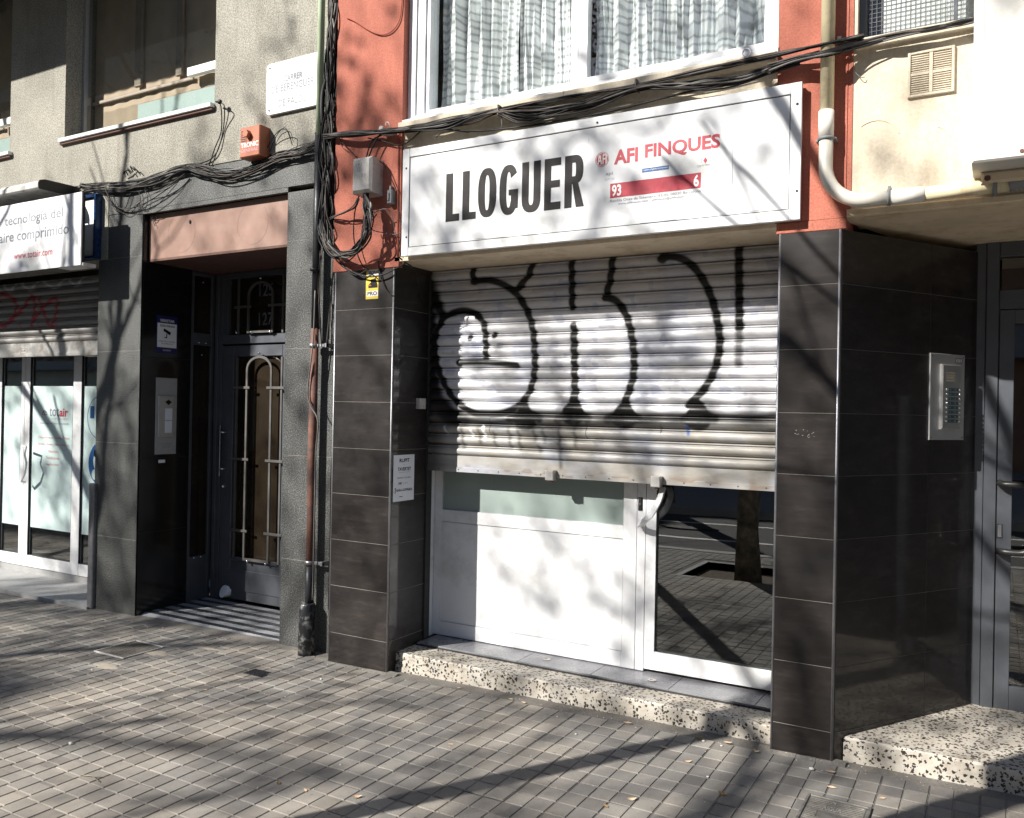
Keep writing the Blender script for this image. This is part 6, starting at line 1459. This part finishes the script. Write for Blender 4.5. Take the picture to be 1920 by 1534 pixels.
make_tree((4.95, -3.5, -.02), 12, 3.6, .14, 3, 1.7, 'plane tree in the pit to the right of the viewer', 3, .045, .2)
FT = ['tall plane tree across the road, nearest behind the viewer', 'tall plane tree across the road, second to the left', 'tall plane tree across the road, third to the left', 'tall plane tree across the road, behind the viewer on the right']
for i, (x, y, sd, th_) in enumerate(((-5.4, -10.0, 31, 5.2), (-10.9, -10.2, 32, 5.6), (-14.6, -9.9, 33, 5.2), (-.6, -10.2, 34, 5.6))):
    make_tree((x, y, 0), sd, th_, .17, 5, 2.1, FT[i], 2, .05, .12, nb=4, spread=.5, up=.2)
make_tree((-8.4, -9.9, 0), 41, 4.3, .13, 3, 1.6, 'lower bare plane tree added across the road to shade the pavement', 0, .05, .12, nb=4, spread=.75, up=.05, limb=.5)  # unseen low tree, added only for branch shade on the pavement
make_tree((-12.6, -9.8, 0), 43, 4.4, .13, 3, 1.6, 'second lower bare plane tree added for pavement shade, further left', 0, .05, .12, nb=4, spread=.75, up=.05, limb=.5)  # another unseen tree added for its shade on the ground
# tree pit soil and edging
for (x0, x1, y0, y1) in PITS:
    b_ = MB(GROUND); b_.box(x0, x1, y0, y1, GZ(x0)-.3, GZ(x0)-.07); tag(b_.build('tree_pit_soil', M['soil']), kind='structure')
    b_ = MB(GROUND); b_.frame(x0-.06, x1+.06, y0-.06, y1+.06, .06, GZ(x0)-.2, GZ(x0)+.002) ; tag(b_.build('tree_pit_edging', M['kerb']), kind='structure')
# a signpost by the kerb whose shadow falls across the pavement
sp = thing('signpost', 'street signpost with a small round plate standing in the pavement behind the viewer', 'signpost', (-3.42, -3.45, 0))
b_ = MB(); b_.tube([(-3.42, -3.45, -.02), (-3.42, -3.45, 3.5)], .064, 14); b_.build('pole', M['steel'], sp)
b_ = MB(Frame((-3.42, -3.52, 0), Vector((1, -.2, 0)))); b_.disc(0, 3.3, .2, -.004, .004, 28); b_.build('round_plate', M['ink_blue'], sp)
b_ = MB(GROUND)
b_.poly([(-4.07+.42*math.cos(2*math.pi*i/18)*(1+.15*math.sin(3*i)), -7.48+.16*math.sin(2*math.pi*i/18)) for i in range(18)], -.137, -.118); tag(b_.build('road_patch', M['gasket']), kind='structure')

# houses across the road, only seen mirrored
def house(name, x0, x1, h, m_, lab, nfl, nwin, yb=-24.0, wm='interior', bal=True):
    t = thing(name, lab, 'building', ((x0+x1)/2, yb, 0), 'apartment houses across the road')
    FB = Frame((0, yb, 0), (-1, 0, 0))      # faces +y
    b_ = MB(); b_.box(x0, x1, 0, h, -yb, -yb+10); b_.build('wall', M[m_], t)
    b_ = MB(FB); b_.box(-x1-.1, -x0+.1, h+.001, h+.35, -10, .25); b_.build('roof', M['kerb'], t)
    W_ = (x1-x0)/nwin; fh = h/nfl
    for f in range(nfl):
        for k in range(nwin):
            a = -x1+W_*(k+.5); b0 = f*fh+.8; 
            fb = MB(FB); fb.frame(a-.75, a+.75, b0, b0+1.7, .08, -.02, .06); wq = fb.build('window', M['white'], t)
            pb = MB(FB); pb.box(a-.67, a+.67, b0+.08, b0+1.62, -.03, .012); pb.build('pane', M['glass_o'], wq)
        if bal and f:
            fb = MB(FB); fb.box(-x1+.4, -x0-.4, f*fh+.35, f*fh+.5, .001, .9); fb.box(-x1+.4, -x0-.4, f*fh+.51, f*fh+1.25, .84, .88); fb.build('balcony', M['kerb'], t)
m, n, b = mat('far_window_glass'); b.inputs['Base Color'].default_value = (.03, .035, .04, 1); b.inputs['Roughness'].default_value = .08; M['glass_o'] = m
house('apartment_house', -70, -43, 28, 'facade_p', 'pale apartment house across the road at the far left', 9, 7)
house('apartment_house', -39.5, -19, 18, 'facade_o', 'ochre apartment house across the road left of the viewer', 6, 6)
house('apartment_house', -19, -6, 11.5, 'facade_p', 'pale low apartment house across the road behind the viewer', 4, 4)
house('apartment_house', -6, 6, 12.5, 'facade_b', 'brick apartment house across the road directly behind the viewer', 4, 4)
house('apartment_house', 9, 30, 14, 'facade_o', 'ochre apartment house across the road on the right', 5, 6)
